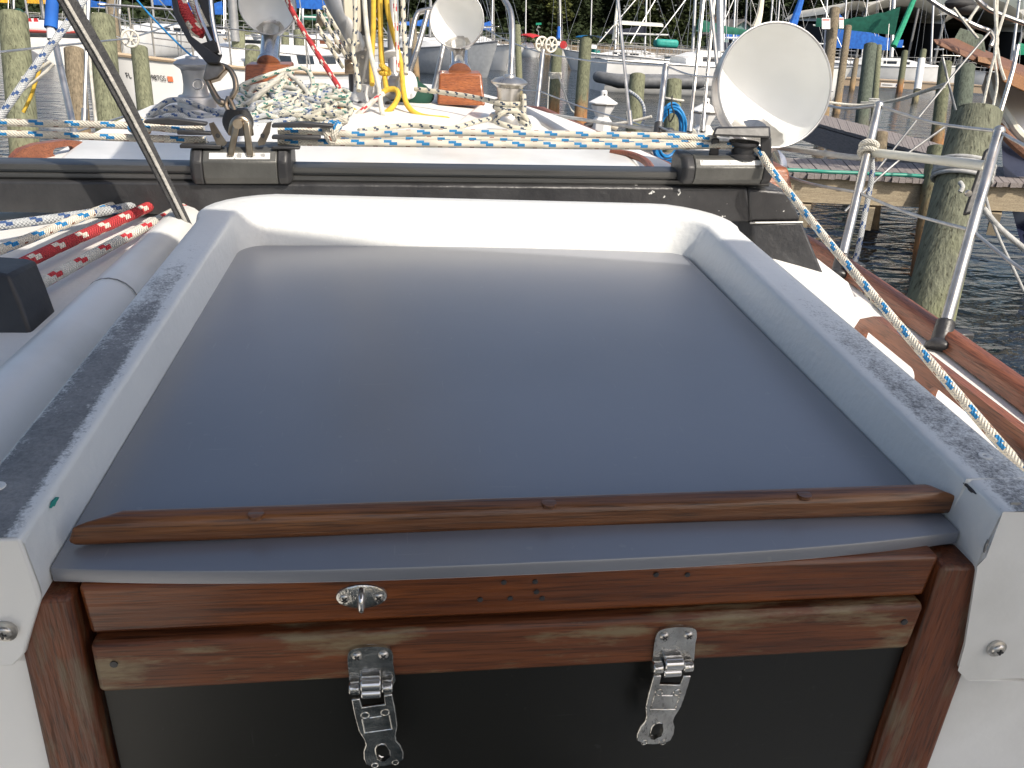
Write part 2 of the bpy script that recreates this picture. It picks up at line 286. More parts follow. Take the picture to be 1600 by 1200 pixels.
# ------------------------------------------------------------------ mesh helpers
ORG = {}
def basis(ax, hint=Vector((0, 0, 1))):
    ax = ax.normalized()
    if abs(ax.dot(hint)) > .95: hint = Vector((1, 0, 0))
    a = hint.cross(ax).normalized(); return a, ax.cross(a).normalized()
class MB:
    def __init__(s): s.v = []; s.f = []; s.uv = []; s.att = None
    def add(s, vs, fs, uvs=None):
        o = len(s.v); s.v += [Vector(p) for p in vs]; s.f += [tuple(i + o for i in f) for f in fs]
        s.uv += uvs if uvs else [None] * len(fs); return s
    def hexa(s, p):                                     # 8 corners: bottom ring then top ring
        return s.add(p, [(3, 2, 1, 0), (4, 5, 6, 7), (0, 1, 5, 4), (1, 2, 6, 5), (2, 3, 7, 6), (3, 0, 4, 7)])
    def box(s, c, size, ax=None, ay=None, az=None):
        ax = (ax or Vector((1, 0, 0))) * size[0] / 2; ay = (ay or Vector((0, 1, 0))) * size[1] / 2; az = (az or Vector((0, 0, 1))) * size[2] / 2
        c = Vector(c); return s.hexa([c - ax - ay - az, c + ax - ay - az, c + ax + ay - az, c - ax + ay - az, c - ax - ay + az, c + ax - ay + az, c + ax + ay + az, c - ax + ay + az])
    def bbox(s, u0, u1, v0, v1, w0, w1):                # box along the boat axes
        return s.hexa([BP(u0, v0, w0), BP(u1, v0, w0), BP(u1, v1, w0), BP(u0, v1, w0), BP(u0, v0, w1), BP(u1, v0, w1), BP(u1, v1, w1), BP(u0, v1, w1)])
    def bar(s, p0, p1, a, b, hint=Vector((0, 0, 1))):   # rectangular bar between two points
        p0, p1 = Vector(p0), Vector(p1); x, y = basis(p1 - p0, hint); x *= a / 2; y *= b / 2
        return s.hexa([p0 - x - y, p0 + x - y, p0 + x + y, p0 - x + y, p1 - x - y, p1 + x - y, p1 + x + y, p1 - x + y])
    def ring_loft(s, rings, cap=True, close=True):
        n = len(rings[0]); o = len(s.v); vs = [p for r in rings for p in r]; fs = []
        for i in range(len(rings) - 1):
            for j in range(n if close else n - 1):
                k = (j + 1) % n; fs.append((i * n + j, i * n + k, (i + 1) * n + k, (i + 1) * n + j))
        if cap: fs.append(tuple(range(n - 1, -1, -1))); fs.append(tuple(range((len(rings) - 1) * n, len(rings) * n)))
        return s.add(vs, fs)
    def cyl(s, p0, p1, r0, r1=None, n=14, cap=True):
        p0, p1 = Vector(p0), Vector(p1); x, y = basis(p1 - p0); r1 = r0 if r1 is None else r1
        rg = lambda p, r: [p + (x * math.cos(6.2832 * i / n) + y * math.sin(6.2832 * i / n)) * r for i in range(n)]
        return s.ring_loft([rg(p0, r0), rg(p1, r1)], cap)
    def lathe(s, o, axis, prof, n=28, cap=True):        # prof: (radius, height) along the axis
        o = Vector(o); x, y = basis(Vector(axis)); a = Vector(axis).normalized()
        return s.ring_loft([[o + a * h + (x * math.cos(6.2832 * i / n) + y * math.sin(6.2832 * i / n)) * max(r, 1e-5) for i in range(n)] for r, h in prof], cap)
    def tube(s, pts, r, n=10, smooth=6, cap=True):      # smooth tube with UVs (u round, v metres along)
        P = spline([Vector(p) for p in pts], smooth) if smooth > 1 and len(pts) > 2 else [Vector(p) for p in pts]
        if len(pts) == 2: P = [P[0].lerp(P[1], i / 8) for i in range(9)]
        T = [(P[min(i + 1, len(P) - 1)] - P[max(i - 1, 0)]).normalized() for i in range(len(P))]
        x, y = basis(T[0]); o = len(s.v); vs = []; L = 0.0; Ls = []
        for i, p in enumerate(P):
            if i: L += (p - P[i - 1]).length; x = (x - T[i] * x.dot(T[i])).normalized(); y = T[i].cross(x)
            Ls.append(L); rr = r(i / (len(P) - 1)) if callable(r) else r
            vs += [p + (x * math.cos(6.2832 * j / n) + y * math.sin(6.2832 * j / n)) * rr for j in range(n)]
        fs = []; uv = []
        for i in range(len(P) - 1):
            for j in range(n):
                k = (j + 1) % n; fs.append((i * n + j, i * n + k, (i + 1) * n + k, (i + 1) * n + j))
                uv.append(((j / n, Ls[i]), ((j + 1) / n, Ls[i]), ((j + 1) / n, Ls[i + 1]), (j / n, Ls[i + 1])))
        if cap: fs += [tuple(range(n - 1, -1, -1)), tuple(range((len(P) - 1) * n, len(P) * n))]; uv += [None, None]
        return s.add(vs, fs, uv)
    def torus(s, c, axis, R, r, n=24, m=8, arc=6.2832, start=0, sx=1.0, up=None):
        c = Vector(c); x, y = basis(Vector(axis), up or Vector((0, 0, 1))); pts = [c + (x * math.cos(start + arc * i / n) * sx + y * math.sin(start + arc * i / n)) * R for i in range(n + 1)]
        return s.tube(pts, r, m, 1)
    def ball(s, c, r, n=14, m=8, sc_=(1, 1, 1), ax=None):
        c = Vector(c); prof = [(math.sin(math.pi * i / m), -math.cos(math.pi * i / m)) for i in range(m + 1)]
        A = ax or (Vector((1, 0, 0)), Vector((0, 1, 0)), Vector((0, 0, 1)))
        return s.ring_loft([[c + A[0] * (max(q, 1e-4) * math.cos(6.2832 * i / n) * r * sc_[0]) + A[1] * (max(q, 1e-4) * math.sin(6.2832 * i / n) * r * sc_[1]) + A[2] * (h * r * sc_[2]) for i in range(n)] for q, h in prof])
    def plate(s, loops, o, ax, ay, t):                  # flat outline (first loop outer, others holes) extruded by t along ax x ay
        o, ax, ay = Vector(o), Vector(ax).normalized(), Vector(ay).normalized(); nz = ax.cross(ay)
        flat = [p for l in loops for p in l]; tri = tessellate_polygon([[Vector((a, b, 0)) for a, b in l] for l in loops]); n = len(flat)
        vs = [o + ax * a + ay * b for a, b in flat] + [o + ax * a + ay * b + nz * t for a, b in flat]; fs = []
        for t3 in tri:
            a, b, c = t3; area = (flat[b][0] - flat[a][0]) * (flat[c][1] - flat[a][1]) - (flat[b][1] - flat[a][1]) * (flat[c][0] - flat[a][0])
            if area < 0: a, c = c, a
            fs += [(c, b, a), (a + n, b + n, c + n)]
        k = 0
        for l in loops:
            for i in range(len(l)):
                j = (i + 1) % len(l); fs.append((k + i, k + j, k + j + n, k + i + n))
            k += len(l)
        return s.add(vs, fs)
    def build(s, name, m, parent=None, loc=None, ang=38, bevel=0.0, seg=2):
        if parent is not None: o = ORG[parent.name]
        elif loc is not None: o = Vector(loc)
        else:
            zs = min(p.z for p in s.v); o = sum(s.v, Vector()) / len(s.v); o.z = zs
        me = bpy.data.meshes.new(name); me.from_pydata([tuple(p - o) for p in s.v], [], s.f)
        if any(s.uv):
            lay = me.uv_layers.new(name='UVMap')
            for p, q in zip(me.polygons, s.uv):
                if q:
                    for li, c in zip(p.loop_indices, q): lay.data[li].uv = c
        if s.att:
            a = me.attributes.new('grime', 'FLOAT', 'POINT')
            for i, x in enumerate(s.att): a.data[i].value = x
        me.validate(); me.update()
        for p in me.polygons: p.use_smooth = True
        me.set_sharp_from_angle(angle=R_(ang))
        me.materials.append(MATS[m] if isinstance(m, str) else m)
        ob = bpy.data.objects.new(name, me); col.objects.link(ob)
        if parent is not None: ob.parent = parent
        else: ob.location = o
        ORG[ob.name] = o
        if bevel:
            b = ob.modifiers.new('bevel', 'BEVEL'); b.width = bevel; b.segments = seg; b.limit_method = 'ANGLE'; b.angle_limit = R_(35); b.harden_normals = False
        return ob
def spline(P, k):
    out = []
    for i in range(len(P) - 1):
        a, b, c, d = P[max(i - 1, 0)], P[i], P[i + 1], P[min(i + 2, len(P) - 1)]
        for j in range(k):
            t = j / k; out.append(.5 * ((2 * b) + (c - a) * t + (2 * a - 5 * b + 4 * c - d) * t * t + (3 * b - a - 3 * c + d) * t ** 3))
    out.append(P[-1]); return out
def tag(o, label, cat, group=None):
    o['label'] = label; o['category'] = cat
    if group: o['group'] = group
    return o
def thing(name, loc, label, cat, group=None):
    o = bpy.data.objects.new(name, None); col.objects.link(o); o.location = loc; o.empty_display_size = .1; ORG[o.name] = Vector(loc)
    return tag(o, label, cat, group)
def structure(o): o['kind'] = 'structure'; return o
def rope(name, pts, r, m, label, group=None, cat='rope', smooth=6, n=10):
    return tag(MB().tube(pts, r, n, smooth).build(name, m, ang=60), label, cat, group)
def text_part(name, txt, o, ax, ay, size, m, parent, squash=1.0):
    cu = bpy.data.curves.new(name, 'FONT'); cu.body = txt; cu.size = size; cu.extrude = .0015; cu.align_x = 'CENTER'; cu.align_y = 'CENTER'
    tmp = bpy.data.objects.new('tmp', cu); col.objects.link(tmp); dg = bpy.context.evaluated_depsgraph_get()
    me = bpy.data.meshes.new_from_object(tmp.evaluated_get(dg)); bpy.data.objects.remove(tmp); bpy.data.curves.remove(cu)
    ax, ay = Vector(ax).normalized(), Vector(ay).normalized(); az = ax.cross(ay); org = ORG[parent.name]
    for v in me.vertices:
        c = v.co.copy(); v.co = Vector(o) + ax * c.x * squash + ay * c.y + az * c.z - org
    me.materials.clear(); me.materials.append(MATS[m]); me.name = name
    ob = bpy.data.objects.new(name, me); col.objects.link(ob); ob.parent = parent; ORG[ob.name] = org; return ob
# ================================================================== OUR BOAT
UC = -.15                                            # her centreline in hatch coordinates
boat = thing('sailboat', BP(UC, 1.0, -1.9), 'white sailboat in the foreground with wooden companionway trim and a black traveller beam', 'sailboat')
def lerp_tab(t, x):
    for (a, b), (c, d) in zip(t, t[1:]):
        if x <= c: return b + (d - b) * max(0, (x - a)) / (c - a)
    return t[-1][1]
CABL = [(.5, .74), (3.2, .74), (3.8, .55), (4.4, .25)]
CAB = [(-.2, .86), (1.25, .86), (1.45, 1.02), (1.9, 1.05), (2.6, .98), (3.3, .78), (4.0, .52), (4.4, .3)]
RAIL = [(-1.5, .95), (.5, 1.14), (1.2, 1.19), (1.8, 1.21), (2.7, 1.14), (3.5, .97), (4.2, .80), (5.2, .48), (6.2, .06)]
RAILP = [(-1.5, .75), (.5, .90), (2.5, .95), (3.0, .92), (3.6, .78), (4.2, .60), (5.2, .36), (6.2, .06)]
def rail_h(v, s): return lerp_tab(RAIL if s > 0 else RAILP, v)
def rail_w(v, s): return sheer_w(v) - (.14 * min(1, max(0, (v - 1.2) / .8)) if s < 0 else 0)
def sheer_w(v): return -.60 + .01 * min(1.2, max(0, v - 3)) ** 2 - .17 * max(0, v - 4.2)
def roof_w(u, v): return -.425 - .075 * (u - UC) ** 2 - .02 * max(0, v - 2.6) ** 2
# roof + cabin sides, with the companionway left open
m = MB(); NV, NU = 40, 26; vs = []; fs = []
for i in range(NV + 1):
    v = .50 + (4.35 - .50) * i / NV; h = lerp_tab(CAB, v); hl = lerp_tab(CABL, v)
    row = []
    for j in range(NU + 1):
        q_ = 2 * j / NU - 1; u = UC + (h if q_ > 0 else hl) * q_; row.append(BP(u, v, roof_w(u, v)))
    e = roof_w(UC + h, v); el = roof_w(UC - hl, v)
    row = [BP(UC - hl - .07, v, -.80), BP(UC - hl - .02, v, el - .03)] + row + [BP(UC + h + .02, v, e - .03), BP(UC + h + .07, v, -.64)]
    vs += row
n = NU + 5
for i in range(NV):
    for j in range(n - 1):
        a = vs[i * n + j]; ub, vb, _ = tob(a)
        if -.335 < ub < .49 and vb < 1.2 and 2 <= j < n - 3: continue
        fs.append((i * n + j, i * n + j + 1, (i + 1) * n + j + 1, (i + 1) * n + j))
m.add(vs, fs); m.build('cabin_roof', 'deck_white', boat, ang=50)
# side decks and foredeck
m = MB(); vs = []
for i in range(31):
    v = -1.4 + 7.5 * i / 30; h = rail_h(v, 1); hp = rail_h(v, -1); k = rail_w(v, 1); kp = rail_w(v, -1)
    vs += [BP(UC - hp, v, kp), BP(UC - hp * .5, v, kp + .004), BP(UC, v, kp + .01), BP(UC + h * .5, v, k + .004), BP(UC + h, v, k)]
m.add(vs, [(i * 5 + j, i * 5 + j + 1, (i + 1) * 5 + j + 1, (i + 1) * 5 + j) for i in range(30) for j in range(4) if i >= 8])
m.build('side_deck', 'deck_white', boat)
# hull
m = MB(); vs = []
for i in range(31):
    v = -1.4 + 7.6 * i / 30
    for s in (-1, 1):
        h = rail_h(v, s); k = rail_w(v, s)
        vs += [BP(UC + s * (h + .012), v, k + .004), BP(UC + s * (h + .05) , v, k - .25), BP(UC + s * h * .96, v, k - .75), BP(UC + s * h * .6, v, k - 1.25)]
fs = []
for i in range(30):
    for q in (0, 4):
        for j in range(3): fs.append((i * 8 + q + j, i * 8 + q + j + 1, (i + 1) * 8 + q + j + 1, (i + 1) * 8 + q + j))
m.add(vs, fs); m.build('hull', 'white_plain', boat)
# teak toe rail along both edges
for s in (-1, 1):
    m = MB(); rings = []
    for i in range(41):
        v = -1.0 + 7.1 * i / 40; h = rail_h(v, s); k = rail_w(v, s); u = UC + s * h
        rings.append([BP(u - s * .022, v, k + .004), BP(u - s * .018, v, k + .030), BP(u - s * .01, v, k + .037), BP(u + s * .014, v, k + .036), BP(u + s * .02, v, k - .004)])
    m.ring_loft(rings); m.build('toe_rail', 'teak_trim', boat, ang=45)
# aft bulkhead each side of the companionway
def rrect(a, b, c, d, r, k=4, corners=(1, 1, 1, 1)):
    out = []
    for (x, y, sx, sy, q), on in zip(((a, b, 1, 1, 180), (c, b, -1, 1, 270), (c, d, -1, -1, 0), (a, d, 1, -1, 90)), corners):
        if not on: out.append((x, y)); continue
        cx, cy = x + sx * r, y + sy * r
        out += [(cx + r * math.cos(R_(q + 90 * i / k)), cy + r * math.sin(R_(q + 90 * i / k))) for i in range(k + 1)]
    return out
V0 = .492
m = MB(); m.bbox(-1.20, -.272, .505, .545, -1.6, -.47); m.bbox(.484, .93, .505, .545, -1.6, -.50); m.bbox(-.27, .483, .53, .56, -1.6, -1.05)
m.build('aft_bulkhead', 'gelcoat', boat, bevel=.012)
# hatch coaming: one moulding round three sides, its profile swept along the hatch edge
def coaming():
    m = MB(); m.att = []
    uL0, uL1, uR0, uR1, vF, rc = -.256, -.254, .468, .474, 1.303, .042
    path = []                                        # (u, v, outward normal, frontness)
    for i in range(13): t = i / 12; v = .494 + (vF - rc - .494) * t; path.append((uL0 + (uL1 - uL0) * t, v, (-1, 0), 0, v))
    for i in range(1, 8): a = R_(180 - 90 * i / 8); path.append((uL1 + rc + rc * math.cos(a), vF - rc + rc * math.sin(a), (math.cos(a), math.sin(a)), i / 8, vF))
    for i in range(9): path.append((uL1 + rc + (uR1 - uL1 - 2 * rc) * i / 8, vF, (0, 1), 1, vF))
    for i in range(1, 8): a = R_(90 - 90 * i / 8); path.append((uR1 - rc + rc * math.cos(a), vF - rc + rc * math.sin(a), (math.cos(a), math.sin(a)), 1 - i / 8, vF))
    for i in range(13): t = i / 12; v = vF - rc + (.494 - vF + rc) * t; path.append((uR1 + (uR0 - uR1) * t, v, (1, 0), 0, v))
    rings = []
    for u, v, (nx, ny), f, vv in path:
        t = (vv - .494) / (1.303 - .494); wt = -.360 + .016 * t
        side_r = nx > 0
        o1 = .004 + .022 * f + (.014 * t if side_r else 0) * (1 - f)
        o2 = (.062 if side_r else .060 - .008 * t) * (1 - f) + .118 * f + (.006 if side_r else 0)
        prof = [(0, -.413, 0), (0.0, -.402, 0), (o1 * .85, wt - .006, 0), (o1 + .0006, wt - .0018, .0), (o1 + .003, wt - .0002, .10), (o1 + .009, wt, .45), (o1 + .014, wt + .0002, .85), (o1 * .6 + o2 * .4, wt + .0005, 1.0), (o1 * .3 + o2 * .7, wt + .0005, .9), (o2 - .005, wt - .0004, .7), (o2 - .001, wt - .003, .35), (o2 + .002, wt - .014, .1), (o2 + .012, -.50, 0)]
        g = max(0.0, min(1.0, (1.20 - vv) / .50)) if f < .5 else 0
        rings.append([BP(u + nx * o, v + ny * o, ww) for o, ww, _ in prof])
        m.att += [q * g ** .8 * (.60 if side_r else .95) + (.16 if k == 4 and f < .9 else 0) for k, (o, ww, q) in enumerate(prof)]
    m.ring_loft(rings, cap=False, close=False)
    return m.build('hatch_coaming', 'coaming_gelcoat', boat, ang=60)
coam = coaming()
# aft ends of the coaming turn down over the bulkhead
m = MB()
Lp = [(-.330, -.475), (-.288, -.475), (-.277, -.463), (-.272, -.450), (-.2566, -.412), (-.2570, -.400), (-.2604, -.3606), (-.330, -.3606)]
m.plate([[(a, b) for a, b in Lp]], BP(0, .540, 0), BU, BW, .048)
Rp = [(.560, -.545), (.500, -.540), (.488, -.528), (.4855, -.50), (.4686, -.412), (.4690, -.402), (.4728, -.3606), (.560, -.3606)]
m2 = MB().plate([[(a, b) for a, b in Rp]], BP(0, .540, 0), BU, BW, .048)
for q in (m, m2):
    for i, p in enumerate(q.v):
        pass
m.build('coaming_end', 'gelcoat', boat, bevel=.0022, seg=3); m2.build('coaming_end', 'gelcoat', boat, bevel=.0022, seg=3)
for px, py in ((8, 986), (1557, 1013)):
    c = VB(px, py, .490); s = MB().lathe(c, -BV, [(.0075, -.002), (.0085, .0), (.0085, .0015), (.0062, .0025), (.006, .0032), (.0045, .0045), (.0001, .005)], 20).build('screw', 'stainless', boat)
    k = MB(); k.box(c - BV * .0052, (.0055, .0014, .0012), BU, BV, BW); k.box(c - BV * .0053, (.0012, .0014, .0055), BU, BV, BW); k.build('screw_slot', 'black_plastic', s)
# caulked screw holes on the coaming tops, chipped corners
for u, v in ((-.30, .555), (.512, .575)):
    c = BP(u, v, -.3585); MB().lathe(c, BW, [(.0062, 0), (.0058, .0012), (.003, .0014), (.002, .0006), (.0005, .0004)], 16).build('screw_plug', 'sticker_white', boat)
# chips knocked out of the coaming corners
rc_ = random.Random(8)
for p_, nx_, sx_, sz_, mn_ in ((VB(1586, 786, .4918), BU, .0085, .0016, 'alloy_dull'), (VB(1541, 852, .4918), BU, .0012, .0065, 'alloy_dull'), (BP(.4716, .535, -.3640), BV, .0095, .0018, 'black_plastic'), (BP(-.2578, .545, -.3660), BV, .0075, .0028, 'teal')):
    m = MB(); n_ = BV if nx_ is BU else BU; out = [p_ + nx_ * (math.cos(6.2832 * k / 14) * sx_ * rc_.uniform(.45, 1.1)) + BW * (math.sin(6.2832 * k / 14) * sz_ * rc_.uniform(.4, 1.2)) for k in range(14)]
    m.ring_loft([[q - n_ * .0008 for q in out], [q + n_ * .0008 for q in out]]); m.build('paint_chip', mn_, boat)
# sliding hatch
m = MB(); NUH, NVH = 30, 16
def rear_v(s): return .5165 + .006 * s - .0215 * (1 - abs(s) ** 2.6)
def cw(s): return .004 * (1 - s * s)
uA, uB = -.2545, .4665
rings = []
prof = [('f', 1.302, -.012), ('f', 1.302, 0.0)] + [('t', i / NVH, 0.0) for i in range(1, NVH)] + [('r', .003, -.0001), ('r', .0008, -.0008), ('r', 0, -.0024), ('r', .0, -.0115), ('r', .0012, -.0128), ('r', .012, -.013), ('b', 0, -.013)]
for j in range(NUH + 1):
    s = 2 * j / NUH - 1; u = uA + (uB - uA) * j / NUH; r = []
    for k, a, b in prof:
        v = {'f': a, 't': 1.302 + (rear_v(s) + .012 - 1.302) * a, 'r': rear_v(s) + a, 'b': .60}[k]
        r.append(BP(u, v, -.4 + cw(s) + b))
    rings.append(r)
m.ring_loft(rings)
hatch = m.build('sliding_hatch', 'smoked_acrylic', ang=40)
tag(hatch, 'smoked grey frosted sliding hatch lying between the white coamings', 'hatch')
# its wooden pull, bevelled at both ends
m = MB()
z = -.3985
m.hexa([BP(-.2535, .531, z), BP(.4820, .5435, z), BP(.465, .566, z), BP(-.224, .554, z), BP(-.2455, .5335, z + .021), BP(.475, .546, z + .021), BP(.451, .5605, z + .0245), BP(-.211, .5475, z + .0245)])
hh = m.build('hatch_handle', 'teak_dark', hatch, bevel=.0055, seg=4)
for px_, py_ in ((400, 796), (858, 779), (1257, 766)): c = HB(px_, py_ + 6, -.3757); MB().lathe(c, BW, [(.0062, -.003), (.0060, .0002), (.0001, .0004)], 18).build('wood_plug', 'teak_dark', hh)
# companionway posts
def quad_prism(pts, v0, v1, name, m_, par, bevel=.003):
    q = MB(); q.hexa([BP(*a[:1], v0, a[1]) for a in ()] or [BP(pts[0][0], v0, pts[0][1]), BP(pts[1][0], v0, pts[1][1]), BP(pts[1][0], v1, pts[1][1]), BP(pts[0][0], v1, pts[0][1]), BP(pts[3][0], v0, pts[3][1]), BP(pts[2][0], v0, pts[2][1]), BP(pts[2][0], v1, pts[2][1]), BP(pts[3][0], v1, pts[3][1])])
    return q.build(name, m_, par, bevel=bevel)
quad_prism([(-.305, -1.1), (-.2455, -1.1), (-.2395, -.417), (-.280, -.417)], .497, .53, 'companionway_post', 'teak_post', boat, .004)
quad_prism([(.448, -1.1), (.512, -1.1), (.495, -.417), (.440, -.417)], .497, .53, 'companionway_post', 'teak_post', boat, .004)
# two drop boards
ub = tag(quad_prism([(-.234, -.4575), (.437, -.452), (.440, -.410), (-.236, -.412)], .503, .528, 'companionway_board', 'teak_red', None, .004), 'narrow reddish brown varnished board under the hatch lip, with the small oval staple plate', 'companionway board')
def local(o, ax, az): return lambda x, y: o + ax * x + az * y
def dot_holes(par, pts, v, mname='black_plastic', r=.0022):
    for px, py in pts: MB().lathe(VB(px, py, v), -BV, [(r, -.001), (r, .0006), (.0003, .0008)], 10).build('screw_hole', mname, par)
dot_holes(ub, ((750, 937), (787, 910), (797, 935), (836, 909), (838, 925), (847, 935), (1025, 898), (1074, 898)), .5025)
lb = thing('companionway_board', BP(.1, .52, -1.0), 'lower dark smoked companionway board topped by a worn brown rail with two metal hasps', 'companionway board')
quad_prism([(-.2345, -.5105), (.434, -.505), (.436, -.4555), (-.234, -.4615)], .496, .530, 'top_rail', 'teak_worn', lb, .005)
quad_prism([(-.238, -1.05), (.446, -1.05), (.440, -.507), (-.236, -.507)], .508, .520, 'smoked_panel', 'smoked_panel', lb, .001)
rail = [o for o in lb.children if o.name.startswith('top_rail')] or [o for o in bpy.data.objects if o.parent == lb and o.name.startswith('top_rail')]
dot_holes(rail[0], ((178, 1038), (1413, 972)), .4955, r=.0030)
def smooth_outline(pts, k=4): return [(p.x, p.y) for p in spline([Vector((a, b, 0)) for a, b in pts + pts[:1]], k)[:-1]]
def screw(par, c, r, ax=BU, ay=BW, n=-BV):
    s = MB().lathe(c, n, [(r * 1.15, -.0004), (r * 1.1, .0006), (r, .0012), (r * .6, .0022), (.0001, .0025)], 16).build('screw', 'stainless', par)
    a, b = (ax + ay).normalized(), (ax - ay).normalized(); k = MB(); k.box(c + n * .0022, (r * 1.3, r * .28, .0014), a, b, n); k.box(c + n * .0023, (r * .28, r * 1.3, .0014), a, b, n); k.build('screw_slot', 'black_plastic', s)
# staple plate on the upper board
c = VB(565, 931, .503)
pl = MB().lathe(c, -BV, [(.0196, 0), (.0190, .0014), (.0172, .0022), (.0001, .0024)], 32)
for i, p in enumerate(pl.v): q = p - c; pl.v[i] = c + BU * q.dot(BU) * 1.0 + BW * q.dot(BW) * .60 + BV * q.dot(BV)
st = pl.build('staple_plate', 'hasp_metal', ub)
MB().torus(c - BV * .002 - BW * .001, BU, .0088, .0026, 22, 10).build('staple_ring', 'chrome', st)
for s in (-1, 1): screw(st, c + BU * .0128 * s - BV * .0016, .0036)
# two hasps
def hasp(px, py, tilt, tone):
    o = VB(px, py, .4955)
    base = MB().plate([smooth_outline([(-.0165, -.026), (-.0175, 0), (-.0172, .010), (-.0145, .0155), (-.006, .0178), (.006, .0178), (.0145, .0155), (.0172, .010), (.0175, 0), (.0165, -.026)], 3)], o, BU, BW, .0026).build('hasp', 'hasp_metal', rail[0], bevel=.0009)
    for s in (-1, 1): screw(base, o + BU * .0102 * s + BW * .0092 - BV * .0026, .0036)
    a = R_(tilt); ax = BU * math.cos(a) + BW * math.sin(a); az = BW * math.cos(a) - BU * math.sin(a); ax = ax.normalized()
    hp = o - BW * .021 - BV * .006
    b = MB(); b.cyl(hp - BU * .0172, hp - BU * .0085, .0052, n=18); b.cyl(hp + BU * .0085, hp + BU * .0172, .0052, n=18); b.build('hinge_knuckle', 'hasp_metal', base, bevel=.001)
    b = MB(); b.cyl(hp - BU * .0080 + BW * .004, hp + BU * .0080 + BW * .004, .0062, n=18); b.cyl(hp - BU * .0078 - BW * .0055, hp + BU * .0078 - BW * .0055, .0048, n=18); b.build('hinge_barrel', 'chrome', base, bevel=.001)
    lo = hp - az * .010 - BV * .0015
    K = .865
    outer = [(x_, y_ * K if y_ < 0 else y_) for x_, y_ in [(-.0162, .004), (-.0164, -.020), (-.0158, -.036), (-.0128, -.050), (-.0126, -.056), (-.0155, -.064), (-.0166, -.074), (-.0155, -.083), (-.009, -.0875), (0, -.0885), (.009, -.0875), (.0155, -.083), (.0166, -.074), (.0155, -.064), (.0126, -.056), (.0128, -.050), (.0158, -.036), (.0164, -.020), (.0162, .004), (.0095, .004), (.009, -.007), (-.009, -.007), (-.0095, .004)]]
    slot = [(x_, y_ * K) for x_, y_ in [(-.005, -.062), (-.0054, -.068), (-.005, -.076), (-.003, -.0795), (0, -.0805), (.003, -.0795), (.005, -.076), (.0054, -.068), (.005, -.062), (.003, -.0585), (0, -.0575), (-.003, -.0585)]]
    lf = MB().plate([outer, slot], lo, ax, az, .0034).build('hasp_leaf', 'hasp_metal', base, bevel=.0011)
    f = lambda x, y: lo + ax * x + az * y - BV * .0034
    e = MB()
    for p, q in (((-.011, -.018), (-.011, -.034)), ((-.011, -.034), (.011, -.034)), ((.011, -.034), (.011, -.018)), ((-.0048, -.018), (.0048, -.018))): e.tube([f(*p), f(*q)], .0006, 6, 1)
    for s in (-1, 1): e.torus(f(s * .008, -.0145), BV, .0032, .0006, 16, 6)
    e.build('embossed_frame', 'hasp_metal', lf)
    for s in (-1, 1): MB().torus(f(s * .0085, -.0735), BV, .0026, .0005, 14, 6).build('rivet_ring', 'hasp_metal', lf)
hasp(579, 1034, 7, 0); hasp(1053, 1003, -4.5, 0)
# ---- traveller beam, track, leg
VB_ = 1.57
m = MB()
f0 = lambda px, py: VB(px, py, VB_)
tl, tr_, bl, br = f0(-260, 281), f0(1168, 294), f0(-260, 329), f0(1172, 347)
dv = BV * .11
m.hexa([bl, br, br + dv, bl + dv, tl, tr_, tr_ + dv, tl + dv])
m.build('traveller_beam', 'chipped_black_paint', boat, bevel=.004)
a, b = f0(1168, 294), f0(1232, 300); c, d = f0(1252, 345), f0(1170, 347)
foot0, foot1 = HB(1240, 442, -.515), HB(1283, 434, -.515)
m = MB(); m.hexa([d, c, c + dv, d + dv, a + BV * .0, b, b + dv, a + dv]); m.build('beam_end', 'chipped_black_paint', boat, bevel=.006)
m = MB(); m.hexa([foot0 - BV * .03, foot1 - BV * .03, foot1 + BV * .12, foot0 + BV * .12 - BU * .1, d - BV * .004 + BU*.004, c - BV * .004, c + dv, d + dv]); m.v[0] = f0(1176, 440) - BV * .02
m.build('traveller_leg', 'black_paint', boat, bevel=.006)
m = MB().tube([f0(1170, 347) - BV * .006, f0(1252, 346) - BV * .006], .0022, 6, 1); m.build('seam_bead', 'alloy_dull', boat)
m = MB(); A, Bq = f0(-260, 281), f0(1206, 296); up = BW
cs = [(0, .000), (-.002, .004), (-.002, .012), (.004, .014), (.004, .018), (-.003, .020), (-.003, .031), (.006, .034), (.040, .034), (.046, .030), (.046, .0)]
cs = [(a_, b_ * .85) for a_, b_ in cs]
m.ring_loft([[P + BV * (a_ + .018) + BW * (b_ + .0015) for a_, b_ in cs] for P in (A, Bq)]); m.build('traveller_track', 'anodised', boat, ang=25)
# ---- raised white panel (sea hood) ahead of the beam
m = MB(); m.hexa([HB(70, 268, -.46), HB(1010, 275, -.46), HB(985, 236, -.46), HB(128, 219, -.46), HB(85, 262, -.425), HB(1000, 270, -.425), HB(975, 232, -.425), HB(140, 216, -.425)])
m.build('sea_hood', 'gelcoat', boat, bevel=.012, seg=3)
m = MB(); m.tube([HB(955, 238, -.425), HB(985, 242, -.42), HB(1008, 252, -.42), HB(1020, 268, -.425)], .010, 8, 4); m.build('hood_trim', 'teak_trim', boat)
# ---- moulded ridge beside the hatch, left
m = MB(); m.tube([HB(-90, 760, -.425), HB(0, 655, -.425), HB(140, 510, -.427), HB(272, 372, -.43), HB(290, 352, -.435)], .036, 18, 6); m.build('deck_ridge', 'gelcoat', boat, ang=70)
p = HB(178, 478, -.425); 
m = MB().torus(HB(176, 474, -.427), BV + BU * .05, .0362, .0009, 20, 6); m.build('ridge_seam', 'alloy_dull', boat)
